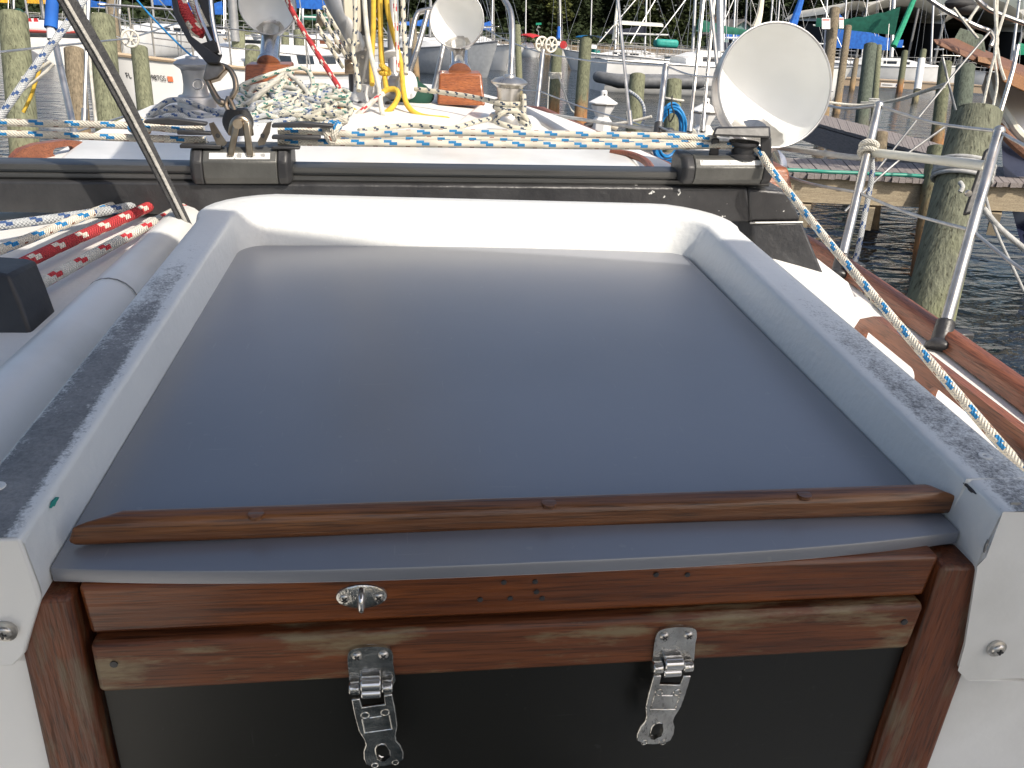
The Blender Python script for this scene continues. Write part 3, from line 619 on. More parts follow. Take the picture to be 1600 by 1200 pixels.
# ---- teak grab rails
def grab(A, B, L, h, t, name, holes, mname='teak_trim'):
    """board on edge from A to B with rounded ends and arched openings"""
    ax = (B - A).normalized()
    outer = [(0, 0), (.01, h * .45), (.03, h * .8), (.07, h)] + [(L - .07, h), (L - .03, h * .8), (L - .01, h * .45), (L, 0)]
    lo = [rrect(a, .003, b, h * f, min(.018, h * .3), 5) for a, b, f in holes]
    return MB().plate([outer] + lo, A, ax, BW, t).build(name, mname, boat, ang=40, bevel=.004)
A0, B0 = HB(1336, 472, -.495) - BW * .105, HB(1600, 676, -.495) - BW * .105
grab(A0, B0, .74, .105, -.016, 'grab_rail', [(.04, .230, .70), (.270, .46, .70), (.50, .67, .70)])
A1, B1 = HB(18, 258, -.47), HB(136, 240, -.47)
grab(A1, B1, (B1 - A1).length + .02, .040, -.022, 'grab_rail', [(.11, .17, .62)])
# ================================================================== DECK GEAR
def winch(px, py, d, s, mname, name='winch'):
    o = W(px, py, d)
    b = MB().lathe(o, BW, [(.062 * s, -.02), (.062 * s, .030 * s), (.056 * s, .038 * s), (.046 * s, .040 * s)], 32).build(name, mname, boat, ang=40)
    MB().lathe(o, BW, [(.044 * s, .040 * s), (.040 * s, .05 * s), (.0365 * s, .075 * s), (.037 * s, .105 * s), (.041 * s, .122 * s)], 32).build('drum', mname, b)
    MB().lathe(o, BW, [(.041 * s, .122 * s), (.060 * s, .136 * s), (.061 * s, .141 * s), (.048 * s, .150 * s), (.022 * s, .156 * s), (.020 * s, .162 * s), (.001, .163 * s)], 32).build('flange', mname, b)
    return o
WR = winch(792, 196, 2.80, 1.0, 'stainless')
WL = winch(308, 168, 2.80, 1.0, 'alloy')
# raised white winch pad, right, and a grey fore-and-aft tube beside it
m = MB(); m.hexa([W(700, 206, 2.62), W(860, 222, 2.62), W(842, 190, 3.05), W(742, 172, 3.05), W(706, 196, 2.62), W(858, 212, 2.62), W(838, 182, 3.05), W(748, 163, 3.05)]); m.build('winch_pad', 'gelcoat', boat, bevel=.012)
m = MB(); m.tube([W(812, 172, 3.3), W(845, 190, 3.0), W(885, 214, 2.72)], .022, 14, 4); m.build('deck_tube', 'alloy', boat)
# stanchions, bases, lifelines on the starboard side
def stanchion(p0, p1, r=.0108, base=True):
    s = MB().tube([p0, p1], r, 14, 1).build('stanchion', 'stainless', boat)
    MB().ball(p1, r * 1.15, 12, 8).build('stanchion_cap', 'stainless', s)
    if base:
        a = (p1 - p0).normalized(); b = MB(); b.lathe(p0 - a * .03, a, [(.026, 0), (.027, .012), (.018, .018), (.0175, .060), (.019, .066), (.013, .068)], 20)
        b.box(p0 + BU * .03 + BW * .0, (.055, .03, .03), BU, BV, BW); b.build('stanchion_base', 'black_paint', s, bevel=.004)
        MB().lathe(p0 + BU * .038 - BV * .015, -BV, [(.009, 0), (.009, .003), (.004, .004), (.0001, .004)], 12).build('bolt', 'stainless', s)
    return s
S1a, S1b = W(1471, 528, 1.60), W(1561, 205, 1.74); stanchion(S1a, S1b)
S2a, S2b = W(1312, 420, 1.98), W(1373, 165, 2.13); stanchion(S2a, S2b)
S3a, S3b = W(1028, 206, 3.1), W(1040, 103, 3.18); stanchion(S3a, S3b, .012)
S4a, S4b = W(837, 184, 4.1), W(848, 80, 4.2); stanchion(S4a, S4b, .012)
S5a, S5b = W(133, 285, 2.66), W(87, 72, 2.85); stanchion(S5a, S5b, .011)
def wire_part(pts, r, name='lifeline', m_='wire', sm=4): return MB().tube(pts, r, 8, sm).build(name, m_, boat)
up = [W(755, 44, 4.9), S4b - BW * .01, S3b, W(1120, 121, 2.9), W(1275, 160, 2.42), S2b + BW * .0, S1b, W(1680, 242, 1.5)]
for a, b in zip(up, up[1:]): wire_part([a, (a + b) / 2 - BW * .012, b], .0036)
lw = [W(806, 138, 4.5), S4a.lerp(S4b, .4), W(985, 190, 3.45), S3a + BW * .02, W(1210, 268, 2.5), S2a.lerp(S2b, .45), S1a.lerp(S1b, .5), W(1680, 470, 1.45)]
for a, b in zip(lw, lw[1:]): wire_part([a, (a + b) / 2 - BW * .008, b], .0036)
upl = [W(-60, 88, 2.4), S5b, W(203, 60, 3.4), W(285, 34, 4.2)]
for a, b in zip(upl, upl[1:]): wire_part([a, b], .0036)
lwl = [W(-60, 214, 2.5), S5a.lerp(S5b, .35), W(275, 155, 3.6)]
for a, b in zip(lwl, lwl[1:]): wire_part([a, b], .0036)
# shrouds with turnbuckles
for (a, b, d) in (((963, -20), (985, 200), 3.35), ((1101, -20), (1077, 206), 3.05), ((1108, -20), (1123, 130), 2.95), ((1117, -20), (1097, 206), 3.1), ((139, -20), (131, 196), 3.0)):
    s = wire_part([W(*a, d), W(*b, d)], .0068, 'shroud', 'stainless'); q = W(*b, d)
    MB().cyl(q, q + (W(*a, d) - q) * .12, .011, n=12).build('turnbuckle', 'stainless', s)
# white lifeline rollers
def roller(px, py, d, r):
    c = W(px, py, d); ax = (BU * .45 - BV).normalized(); m = MB(); m.torus(c, ax, r, r * .16, 26, 8); x, y = basis(ax)
    for i in range(3): a = 3.1416 * i / 3; q = x * math.cos(a) + y * math.sin(a); m.tube([c - q * r * .95, c + q * r * .95], r * .11, 6, 1)
    m.cyl(c - ax * .01, c + ax * .01, r * .3, n=14); return m
for px, py, w_ in ((846, 69, 'left hand'), (861, 70, 'right hand')):
    tag(roller(px, py, 4.2, .034).build('line_roller', 'roller_white'), 'white spoked line roller on the starboard lifeline, the %s one of the touching pair' % w_, 'roller', 'spoked line rollers')
tag(roller(203, 60, 3.4, .032).build('line_roller', 'roller_white'), 'cream spoked line roller on the port lifeline before the white hull', 'roller', 'spoked line rollers')
# PVC tube and braided line between the starboard stanchions
P1, P2 = S2a.lerp(S2b, .70) + BU * .0, W(1540, 259, 1.75)
tag(MB().cyl(P1 + BU * .012, P2, .0105, n=18).build('lifeline_tube', 'pvc'), 'cream plastic tube slipped over the line between two near stanchions', 'tube')
rope('braided_line', [W(822, 174, 4.0), W(905, 186, 3.6), W(985, 198, 3.3), W(1095, 213, 2.9), W(1215, 230, 2.45), W(1290, 240, 2.25), W(1340, 246, 2.12), P1], .0075, 'rope_dock', 'thick pale braided line running along the starboard side to the knot on the stanchion', n=8)
rope('fender_line', [P1 - BV * .01, P1 - BW * .01 + BU * .012, W(1362, 275, 2.1), W(1352, 330, 2.1), W(1338, 400, 2.08), W(1322, 432, 2.02)], .0072, 'rope_grey_blue', 'grey blue braided line hanging from the stanchion knot to the rail', n=8)
k = MB(); k.torus(P1, (S2b - S2a).normalized(), .018, .008, 20, 8); k.torus(P1 + BW * .014, (S2b - S2a).normalized(), .018, .008, 20, 8); tag(k.build('rope_knot', 'rope_white'), 'white rope knot tied round the stanchion at the tube end', 'knot')
rope('lashing', [S2a + BW * .03, W(1345, 452, 1.9), W(1375, 480, 1.78), W(1395, 498, 1.72)], .0042, 'rope_black_fleck', 'thin speckled lashing from the stanchion foot down to the grab rail', n=8)
# frayed twine lying over the toe rail
tw = MB()
for i in range(6):
    a = Vector((random.uniform(-8, 8), random.uniform(-8, 8), 0)); tw.tube([W(1378 + a.x, 456 + a.y, 1.9), W(1396 + a.y, 470 + a.x, 1.85), W(1412 - a.x, 478 + a.y, 1.8), W(1432, 484 + a.x, 1.74)], .0014, 5, 4)
tag(tw.build('frayed_twine', 'rope_white'), 'tangle of frayed pale twine on the starboard toe rail', 'twine')
# black fairlead plate behind the near stanchion
m = MB(); o = W(1530, 330, 1.85)
m.hexa([W(1503, 338, 1.80), W(1524, 332, 1.80), W(1524, 332, 1.84), W(1503, 338, 1.84), W(1538, 234, 1.80), W(1556, 226, 1.80), W(1556, 226, 1.84), W(1538, 234, 1.84)]); m.build('stanchion_bracket', 'black_plastic', boat, bevel=.006)
MB().lathe(W(1513, 302, 1.80), -BV, [(.007, -.004), (.007, .003), (.0001, .004)], 12).build('bolt', 'stainless', boat)
# ------------------------------------------------------------------ cowl vents
def cowl(px, py, d, R, yaw, tilt, label, box=None, neck_px=None, box_name='teak_box'):
    c = W(px, py, d); a = Vector((math.sin(R_(yaw)), -math.cos(R_(yaw)), math.sin(R_(tilt)))).normalized()   # the way the mouth faces
    upv = (BW - a * BW.dot(a)).normalized(); x = upv.cross(a).normalized()
    base_pt = neck_px[1] if neck_px else c - BW * 2.2 * R
    t = thing('cowl_vent', base_pt, label, 'cowl vent', 'cowl vents on the cabin roof')
    def shell(k, dim, lip):
        m = MB(); rings = []
        if lip: rings.append([c + a * .012 * R / .1 + (x * math.cos(6.2832 * i / 48) + upv * math.sin(6.2832 * i / 48)) * R * 1.0 for i in range(48)])
        for j in range(15):
            th = R_(90 * j / 14); rr = []
            for i in range(48):
                f = 6.2832 * i / 48; rad = x * math.cos(f) + upv * math.sin(f); q = rad * math.cos(th) - a * math.sin(th) * .92
                kk = k
                if dim:
                    s = q.normalized().dot((upv * -.80 - a * .60).normalized())
                    if s > .90: kk = k * 1.13
                    elif s > .87: kk = k * (1.13 - .13 * (.90 - s) / .03)
                rr.append(c + q * R * kk)
            rings.append(rr)
        return m.ring_loft(rings, cap=False)
    sh = shell(1.0, False, True).build('cowl_shell', 'stainless', t, ang=60)
    MB().torus(c + a * .012 * R / .1, a, R * .992, R * .020, 48, 8, up=upv).build('rim', 'alloy', sh)
    shell(.975, True, True).build('cowl_lining', 'white_enamel', t, ang=60)
    nc = c - a * R * .50 - BW * R * .79
    MB().lathe(base_pt, (nc - base_pt), [(R * .42, -.01), (R * .42, R * .04), (R * .34, R * .06), (R * .34, (nc - base_pt).length)], 28).build('neck', 'chrome', t)
    if box:
        q = box; mb = MB(); mb.hexa(q); bx = mb.build('vent_box', box_name, t, bevel=.008, seg=3)
    return t, c, a, x, upv
def boxpts(l0, r0, l1, r1, d, depth):      # front face bottom-left/right, top-left/right pixels
    f = [W(*l0, d), W(*r0, d), W(*l1, d), W(*r1, d)]; b = BV * depth
    return [f[0], f[1], f[1] + b, f[0] + b, f[2], f[3], f[3] + b * .92, f[2] + b * .92]
cowl(418, 8, 3.15, .107, 0, 8, 'white lined cowl vent fully in shade, leftmost, on a brown box behind the tangled ropes', boxpts((381, 152), (456, 152), (382, 101), (453, 101), 3.08, .13), (0, W(420, 98, 3.16)))
cowl(714, 32, 3.15, .104, -14, 12, 'half sunlit cowl vent on an orange brown wooden box, between mast and stainless winch', boxpts((683, 164), (758, 166), (686, 115), (752, 115), 3.08, .13), (0, W(718, 111, 3.16)))
t, c, a, x, uv_ = cowl(1206, 136, 2.25, .163, 2, 13, 'largest cowl vent, standing right of the black turning block at the beam end', None, (0, HB(1198, 262, -.55)))
m = MB()
for s in (-1, 1): m.tube([c - a * .147 + uv_ * .018 - x * .012 * s + x * .012, c - a * .147 + uv_ * .03 + x * .012 * s + x * .012], .0012, 5, 1)
m.build('scratch_mark', 'ink', t)
m = MB(); m.hexa(boxpts((1150, 300), (1240, 300), (1158, 262), (1232, 262), 2.34, .14)); m.build('vent_box', 'teak_box', t, bevel=.008)
# ------------------------------------------------------------------ traveller cars
def car(xl, xr, yt, ym, yb, v, name, label, sticker):
    a, b = VB(xl, ym, v), VB(xr, ym, v); cen = (a + b) / 2; t = thing(name, cen, label, 'traveller car', 'traveller cars on the black beam')
    h1 = (VB(xl, yt, v) - a).dot(BW); h0 = (VB(xl, yb, v) - a).dot(BW); ln = (b - a).length; ax = (b - a).normalized(); cap = .024
    pr = [(-.004, h0), (-.012, h0 * .55), (-.012, h1 * .35), (.002, h1 * .86), (.012, h1), (.070, h1), (.078, h1 * .5), (.078, h0)]
    m = MB(); m.ring_loft([[a + ax * s + BV * p + BW * q for p, q in pr] for s in (cap, ln - cap)]); m  .build('car_body', 'car_grey', t, ang=20, bevel=.002)
    for s0, s1, e in ((.0, cap - .0006, 0), (ln - cap + .0006, ln, 1)):
        m = MB(); sh = lambda k: [a + BV * (.033 + (p - .033) * k) + BW * (q * (.5 + k * .5)) for p, q in pr]
        k0, k1 = (.78, 1.03) if not e else (1.03, .78)
        mid = s0 + .007 if not e else s1 - .007
        rings = [[p + ax * s0 for p in sh(k0)], [p + ax * mid for p in sh(1.03)], [p + ax * s1 for p in sh(k1)]]
        m.ring_loft(rings); m.build('end_cap', 'black_plastic', t, ang=25, bevel=.003)
    m = MB(); q0, q1 = a + ax * (cap + sticker[0]), a + ax * (ln - cap - sticker[1])
    f = lambda P, z: P + BV * (-.012 + .014 * (z - h1 * .35) / (h1 * .51) - .0012) + BW * z
    z0, z1 = h1 * .50, h1 * .78; m.hexa([f(q0, z0), f(q1, z0), f(q1, z0) + BV * .001, f(q0, z0) + BV * .001, f(q0, z1), f(q1, z1), f(q1, z1) + BV * .001, f(q0, z1) + BV * .001]); m.build('sticker', 'sticker_white', t)
    return t, a, b, ax
VC = 1.567
car1, ca, cb, cax = car(297, 455, 232, 262, 287, VC, 'traveller_car', 'grey and black traveller car on the beam, under the bronze shackle', (.012, .012))
car2, da, db, dax = car(1064, 1207, 245, 268, 287, VC - .004, 'traveller_car', 'grey and black end car under the turning block where the blue flecked line turns', (.010, .004))
# bronze tangs and stand on the first car
def vp(px, py, dv_=0): return VB(px, py, VC + dv_)
m = MB()
for px in (360, 391):
    m.hexa([vp(px - 6, 244, -.01), vp(px + 5, 244, -.01), vp(px + 5, 244, .02), vp(px - 6, 244, .02), vp(px - 3 + (8 if px < 375 else -10), 190, 0), vp(px + 8 + (8 if px < 375 else -10), 190, 0), vp(px + 8 + (8 if px < 375 else -10), 190, .02), vp(px - 3 + (8 if px < 375 else -10), 190, .02)])
m.tube([vp(362, 212, .01), vp(366, 193, .01), vp(376, 186, .01), vp(386, 193, .01), vp(390, 212, .01)], .008, 10, 4)
m.build('bail', 'bronze', car1, bevel=.002)
MB().cyl(vp(371, 194, -.012), vp(371, 194, .03), .0085, n=14).build('clevis_pin', 'bronze', car1)
for s, q in ((1, [(326, 193), (333, 191), (354, 224), (350, 228), (338, 226), (330, 208)]), (-1, [(424, 190), (417, 192), (402, 222), (404, 228), (413, 226), (421, 208)])):
    m = MB(); P = [vp(x_, y_, .0) for x_, y_ in q]; P2 = [p + BV * .004 for p in P]; m.ring_loft([P, P2] if s < 0 else [P2, P]); t_ = m.build('tang', 'bronze', car1)
    MB().lathe(vp(340 if s > 0 else 410, 212, -.0005), -BV, [(.004, -.001), (.004, .001), (.0001, .001)], 12).build('tang_hole', 'black_plastic', t_)
# sheave blocks at both ends of the car
def cheek(pxs, dv_, par, mname='black_plastic', t=.006):
    P = [vp(*p, dv_) for p in pxs]; mb = MB(); mb.ring_loft([P, [p + BV * .016 for p in P]]); return mb.build('sheave_cheek', mname, par, bevel=.002)
for pts in (((224, 188), (262, 184), (322, 192), (322, 197), (262, 196), (224, 193)), ((276, 204), (330, 207), (330, 212), (276, 211)), ((280, 226), (345, 227), (345, 233), (280, 232)), ((424, 194), (470, 191), (520, 195), (520, 200), (424, 200)), ((424, 212), (500, 213), (500, 219), (424, 218)), ((424, 229), (468, 230), (468, 234), (424, 234))):
    cheek(pts, -.002, car1)
# turning block on the end car
tb = thing('turning_block', VB(1158, 246, VC + .02), 'black turning block with a round sheave on top of the right hand car', 'block')
def vq(px, py, dv_=0): return VB(px, py, VC - .004 + dv_)
m = MB(); m.hexa([vq(1112, 212, -.015), vq(1204, 216, -.015), vq(1204, 216, .06), vq(1112, 212, .06), vq(1118, 198, -.005), vq(1203, 197, -.005), vq(1203, 197, .06), vq(1118, 198, .06)]); m.build('top_plate', 'black_plastic', tb, bevel=.004)
m = MB(); m.hexa([vq(1188, 246, -.005), vq(1205, 247, -.005), vq(1205, 247, .05), vq(1188, 246, .05), vq(1188, 214, -.005), vq(1205, 214, -.005), vq(1205, 214, .05), vq(1188, 214, .05)]); m.build('side_post', 'black_plastic', tb, bevel=.003)
m = MB(); m.hexa([vq(1106, 247, .02), vq(1122, 247, .02), vq(1122, 247, .06), vq(1106, 247, .06), vq(1112, 216, .02), vq(1124, 216, .02), vq(1124, 216, .06), vq(1112, 216, .06)]); m.build('side_post', 'black_plastic', tb, bevel=.003)
m = MB(); q = vq(1158, 246, .022); m.lathe(q, BW, [(.030, 0), (.030, .005), (.022, .009), (.022, .020), (.029, .026), (.029, .031)], 28); m.build('sheave', 'black_plastic', tb)
# ------------------------------------------------------------------ main sheet block, swivel and snap shackle
D = 1.72
def wp(px, py, dd=0): return W(px, py, D + dd)
mb_ = thing('sheet_block', wp(322, 95), 'tall black sheet block with red rope in its sheave, hanging above the bronze snap shackle', 'block')
for q, dd in ((((262, -30), (270, -30), (280, 18), (298, 56), (344, 90), (340, 99), (322, 98), (294, 66), (271, 24)), -.016), (((306, -30), (330, -30), (336, 40), (346, 86), (341, 98), (332, 94), (318, 50)), .012)):
    P = [wp(*p, dd) for p in q]; MB().ring_loft([[p + fwd * .006 for p in P], P]).build('block_cheek', 'black_plastic', mb_, bevel=.002)
m = MB(); m.tube([wp(300, -30, -.002), wp(310, 20, -.004), wp(336, 78, -.004)], .004, 8, 5); m.build('cheek_strap', 'chrome', mb_)
m = MB(); m.tube([wp(327, -30, 0), wp(331, 30, 0), wp(343, 84, 0)], .0045, 8, 5); m.build('cheek_strap', 'chrome', mb_)
m = MB(); m.hexa([wp(308, 70, -.012), wp(334, 62, -.012), wp(334, 62, .02), wp(308, 70, .02), wp(322, 88, -.012), wp(342, 80, -.012), wp(342, 80, .02), wp(322, 88, .02)]); m.build('becket', 'black_rubber', mb_, bevel=.003)
rope('sheet_line', [wp(270, -60, .0), wp(278, -8, .0), wp(291, 24, .0), wp(306, 46, .004), wp(316, 50, .012)], .0135, 'rope_red', 'red rope with white flecks turning through the black sheet block', 'ropes in the sheet block')
rope('sheet_line', [wp(290, -60, .004), wp(298, -8, .004), wp(310, 22, .006), wp(321, 44, .012)], .0095, 'rope_white', 'cream rope beside the red one inside the black sheet block', 'ropes in the sheet block')
ss = thing('snap_shackle', wp(352, 160), 'worn bronze snap shackle with a pull ring between the sheet block and the car', 'shackle')
m = MB(); P = [wp(*p, -.006) for p in ((322, 96), (334, 92), (350, 100), (352, 108), (340, 122), (320, 128), (316, 122))]; m.ring_loft([[p + fwd * .018 for p in P], P]); m.build('shackle_body', 'bronze', ss, bevel=.003)
m = MB(); m.tube([wp(346, 102), wp(358, 108), wp(366, 122), wp(368, 138), wp(362, 152), wp(354, 156)], lambda t: .0062 - .002 * abs(t - .5), 10, 5); m.build('shackle_bail', 'bronze', ss)
m = MB(); m.tube([wp(324, 126), wp(332, 142), wp(340, 156), wp(347, 162)], lambda t: .0055 + .003 * t, 10, 5); m.build('shackle_arm', 'bronze', ss)
m = MB(); m.torus(wp(309, 132), fwd, .0105, .0016, 20, 6); m.build('pull_ring', 'stainless', ss)
m = MB(); m.ball(wp(346, 161), .009, 12, 8); m.build('shackle_pin', 'bronze', ss)
m = MB(); m.tube([wp(357, 152), wp(353, 165), wp(362, 182), wp(372, 196)], .0055, 8, 4); m.tube([wp(357, 152), wp(363, 165), wp(370, 182), wp(374, 196)], .0055, 8, 4); tag(m.build('chain_link', 'bronze'), 'bronze link joining the snap shackle to the rubber boot', 'link')
m = MB(); c = wp(371, 186, .01); rings = []
for i in range(9):
    f = i / 8; rings.append([c + right * (math.cos(6.2832 * k / 20) * .031 * (.72 + .35 * math.sin(3.1416 * f))) + BV * (math.sin(6.2832 * k / 20) * .018) + BW * (.020 - .052 * f) for k in range(20)])
m.ring_loft(rings); tag(m.build('rubber_boot', 'black_rubber'), 'black rubber boot standing on the bronze bail of the left car', 'rubber boot')
# ------------------------------------------------------------------ control lines along the beam
VR = VC + .03
def vr(px, py, dv_=0): return VB(px, py, VR + dv_)
GR = 'blue flecked control lines along the beam'
rr = .0067
rope('control_line', [vr(-80, 190), vr(80, 193), vr(215, 197), vr(285, 203), vr(318, 200)], rr, 'rope_blue_fleck', 'upper blue flecked line from the left edge to the left car', GR)
rope('control_line', [vr(-80, 207), vr(80, 211), vr(215, 216), vr(322, 219)], rr, 'rope_blue_fleck', 'lower blue flecked line from the left edge to the left car', GR)
rope('control_line', [vr(434, 204), vr(500, 206), vr(560, 210), vr(700, 207), vr(900, 210), vr(1060, 213), vr(1118, 217)], rr, 'rope_blue_fleck', 'upper long blue flecked line from the left car to the turning block', GR)
LN = [vr(434, 221), vr(560, 223), vr(800, 226), vr(1000, 228), vr(1130, 227, -.01), vr(1170, 228, -.02), vr(1186, 237, -.03), vr(1205, 265, -.07)]
LN += [W(1240, 310, 1.58), W(1300, 385, 1.45), W(1380, 480, 1.32), W(1470, 585, 1.2), W(1560, 690, 1.10), W(1640, 775, 1.02)]
rope('control_line', LN, rr * 1.08, 'rope_blue_fleck', 'blue flecked line that turns at the right block and runs down past the white coaming', GR, smooth=8)
rope('control_line', [vr(500, 197, .03), vr(540, 187, .03), vr(520, 200, .03), vr(512, 216, .028), vr(530, 217, .03), vr(700, 218, .03), vr(880, 220, .03), vr(1100, 222, .03)], rr, 'rope_blue_fleck', 'knotted blue flecked line lying behind the two long ones', GR)
k = MB(); k.torus(vr(222, 196, -.004), (right + BW * .6).normalized(), .012, .007, 16, 8); k.torus(vr(216, 204, -.006), (right * .5 + BW).normalized(), .012, .007, 16, 8); tag(k.build('rope_knot', 'rope_blue_fleck'), 'knot in the blue flecked line left of the car', 'knot')
k = MB(); k.torus(vr(514, 208, -.004), (right + BW * .3).normalized(), .016, .0072, 18, 8); k.torus(vr(524, 206, -.008), (right - BW * .5).normalized(), .013, .0072, 18, 8); tag(k.build('rope_knot', 'rope_blue_fleck'), 'stopper knot in the blue flecked line right of the left car', 'knot')
# slack line beyond them
rope('slack_line', [W(560, 205, 2.35), W(640, 196, 2.45), W(700, 201, 2.4), W(745, 190, 2.5), W(765, 186, 2.55)], .0078, 'rope_black_fleck', 'slack speckled line lying on the roof towards the stainless winch')
# turns and tail on the right winch
m = MB()
for i, z in enumerate((.058, .074)): m.torus(WR + BW * z, BW, .0445, .0085, 26, 8)
m.tube([WR + BW * .074 - BU * .03 - BV * .03, W(730, 150, 2.85), W(648, 139, 2.95)], .0085, 10, 2)
m.tube([WR + BW * .08 + BU * .045, W(818, 150, 2.76), W(818, 175, 2.70), W(812, 190, 2.66)], .0085, 10, 4)
m.tube([W(774, 190, 2.60), W(782, 178, 2.58), W(800, 173, 2.58), W(818, 180, 2.6), W(828, 200, 2.62)], .0085, 10, 5)
m.tube([W(774, 190, 2.60), W(790, 196, 2.58), W(815, 202, 2.58), W(826, 200, 2.6), W(812, 186, 2.62), W(800, 174, 2.66)], .0085, 10, 5)
tag(m.build('winch_line', 'rope_black_fleck', ang=60), 'speckled line wrapped twice round the stainless winch with its tail looped below', 'rope')
# ------------------------------------------------------------------ mast, vang, boot
mast = thing('mast', W(583, 175, 3.1), 'dark mast standing on a grey steel collar among hanging ropes', 'mast')
def oval(c, a_, b_, n=24): return [c + BU * a_ * math.cos(6.2832 * i / n) + BV * b_ * math.sin(6.2832 * i / n) for i in range(n)]
mc = W(566, 142, 3.14); mu = (BW * .995 - BU * .02).normalized()
MB().ring_loft([oval(mc, .050, .075), oval(mc + mu * 2.2, .050, .075)]).build('mast_tube', 'black_paint', mast, ang=60)
m = MB(); f = mc - BV * .077 + mu * .21 - BU * .022; m.hexa([f - BU * .03, f + BU * .032, f + BU * .032 + BV * .02, f - BU * .03 + BV * .02, f - BU * .03 + mu * .9, f + BU * .032 + mu * .9, f + BU * .032 + mu * .9 + BV * .02, f - BU * .03 + mu * .9 + BV * .02]); m.build('sail_track_cover', 'cream', mast, bevel=.006)
m = MB(); f = mc - BV * .076 + BU * .004; m.hexa([f - BU * .034, f + BU * .03, f + BU * .03 + BV * .02, f - BU * .034 + BV * .02, f - BU * .03 + mu * .2, f + BU * .03 + mu * .2, f + BU * .03 + mu * .2 + BV * .02, f - BU * .03 + mu * .2 + BV * .02]); m.build('gooseneck_plate', 'alloy_dull', mast, bevel=.004)
for i in range(7): MB().lathe(f + BU * random.uniform(-.02, .02) + mu * (.02 + .027 * i) - BV * .001, -BV, [(.006, 0), (.006, .003), (.0001, .004)], 10).build('bolt', 'stainless', mast)
MB().lathe(W(581, 176, 3.1), BW, [(.112, -.03), (.112, .030), (.104, .032)], 36).build('mast_collar', 'alloy', mast)
m = MB(); m.lathe(W(578, 170, 3.12), BW, [(.095, -.01), (.085, .03), (.062, .06), (.060, .09)], 26); b = m.build('mast_boot', 'sticker_white', mast)
for px in (548, 562, 606): MB().lathe(W(px, 164, 2.985), -BV, [(.012, -.02), (.012, .006), (.008, .007), (.007, .002), (.0001, .002)], 16).build('collar_hole', 'black_plastic', mast)
vg = MB(); p0, p1 = W(507, -60, 2.95), W(556, 74, 3.02); ax_ = (p1 - p0).normalized(); vg.lathe(p0, ax_, [(.055, 0), (.050, (p1 - p0).length * .6), (.044, (p1 - p0).length), (.032, (p1 - p0).length + .022), (.0001, (p1 - p0).length + .03)], 24); tag(vg.build('vang_tube', 'alloy', loc=p1), 'pale grey vang tube slanting down to the mast foot', 'vang tube')
m = MB(); pp = W(547, 104, 2.98); m.box(pp, (.04, .02, .05), BU, BV, BW); m.cyl(pp - BV * .02, pp + BV * .02, .017, n=14); tag(m.build('vang_block', 'bronze', bevel=.003), 'weathered metal block below the vang tube end', 'block')
m = MB(); pp = W(500, 30, 2.9); m.torus(pp, BV, .017, .005, 16, 6, sx=.6); m.box(pp - BW * .0, (.018, .02, .05), BU, BV, BW); tag(m.build('vang_block', 'bronze', bevel=.003), 'weathered metal block at the upper end of the tackle ropes', 'block')
G2 = 'tackle ropes beside the vang'
for i, (a, b) in enumerate((((496, 16), (543, 92)), ((505, 10), (549, 88)), ((494, 38), (536, 106)), ((500, 52), (530, 82)))):
    rope('tackle_rope', [W(*a, 2.88), W((a[0] + b[0]) / 2 + random.uniform(-1, 1), (a[1] + b[1]) / 2, 2.9), W(*b, 2.95)], .0075, 'rope_black_fleck', ['speckled tackle rope beside the vang, second from the right', 'rightmost speckled tackle rope, hugging the vang tube', 'lowest speckled tackle rope, ending by the metal block', 'short speckled tackle rope between the two blocks'][i], G2, n=8)
# pole with flange, ropes in front of the mast
m = MB(); p0, p1 = W(616, 128, 3.05), W(612, -40, 3.1); m.cyl(p0, p1, .022, n=18); pole = tag(m.build('spinnaker_pole', 'alloy', loc=p0), 'grey upright pole with a round white flange right of the mast', 'pole')
q = p0.lerp(p1, .2); m = MB().lathe(q, p1 - p0, [(.02, 0), (.045, .010), (.045, .016), (.022, .030)], 24).build('flange', 'white_plain', pole)
q = W(628, 133, 2.98); ax_ = (BU * .75 - BV * .55 + BW * .1).normalized()
mw = MB().lathe(q - ax_ * .06, ax_, [(.046, 0), (.050, .008), (.034, .02), (.032, .055), (.050, .072), (.051, .082)], 30).build('mast_winch', 'stainless', mast)
MB().lathe(q - ax_ * .06, ax_, [(.046, .084), (.047, .094), (.040, .098), (.0001, .099)], 30).build('winch_cap', 'white_plain', mw)
yel = [([(583, -30), (583, 40), (580, 100), (581, 132)], 'yellow rope close beside the dark mast'), ([(593, -30), (594, 40), (596, 90), (600, 115), (604, 142)], 'yellow rope with a knot near its lower end'), ([(601, -30), (606, 20), (616, 60), (626, 100), (630, 140), (637, 166), (658, 181), (698, 186), (690, 189), (650, 186), (612, 183)], 'long yellow rope sweeping from the mast out over the white roof'), ([(536, 166), (535, 176), (545, 170), (556, 175)], 'short yellow rope end before the steel collar'), ([(595, 146), (606, 140), (618, 140), (622, 150), (614, 166), (600, 178)], 'yellow rope loop over the collar')]
for pts, lab in yel: rope('yellow_rope', [W(x_, y_, 2.9 - .0012 * max(0, y_ - 100)) for x_, y_ in pts], .0092, 'rope_yellow', lab, 'yellow ropes by the mast')
m = MB(); c = W(601, 114, 2.88); m.torus(c, BW, .014, .009, 16, 8); m.torus(c + BW * .016, (BW + BU * .6).normalized(), .014, .009, 16, 8); tag(m.build('rope_knot', 'rope_yellow'), 'yellow knot hanging beside the mast', 'knot')
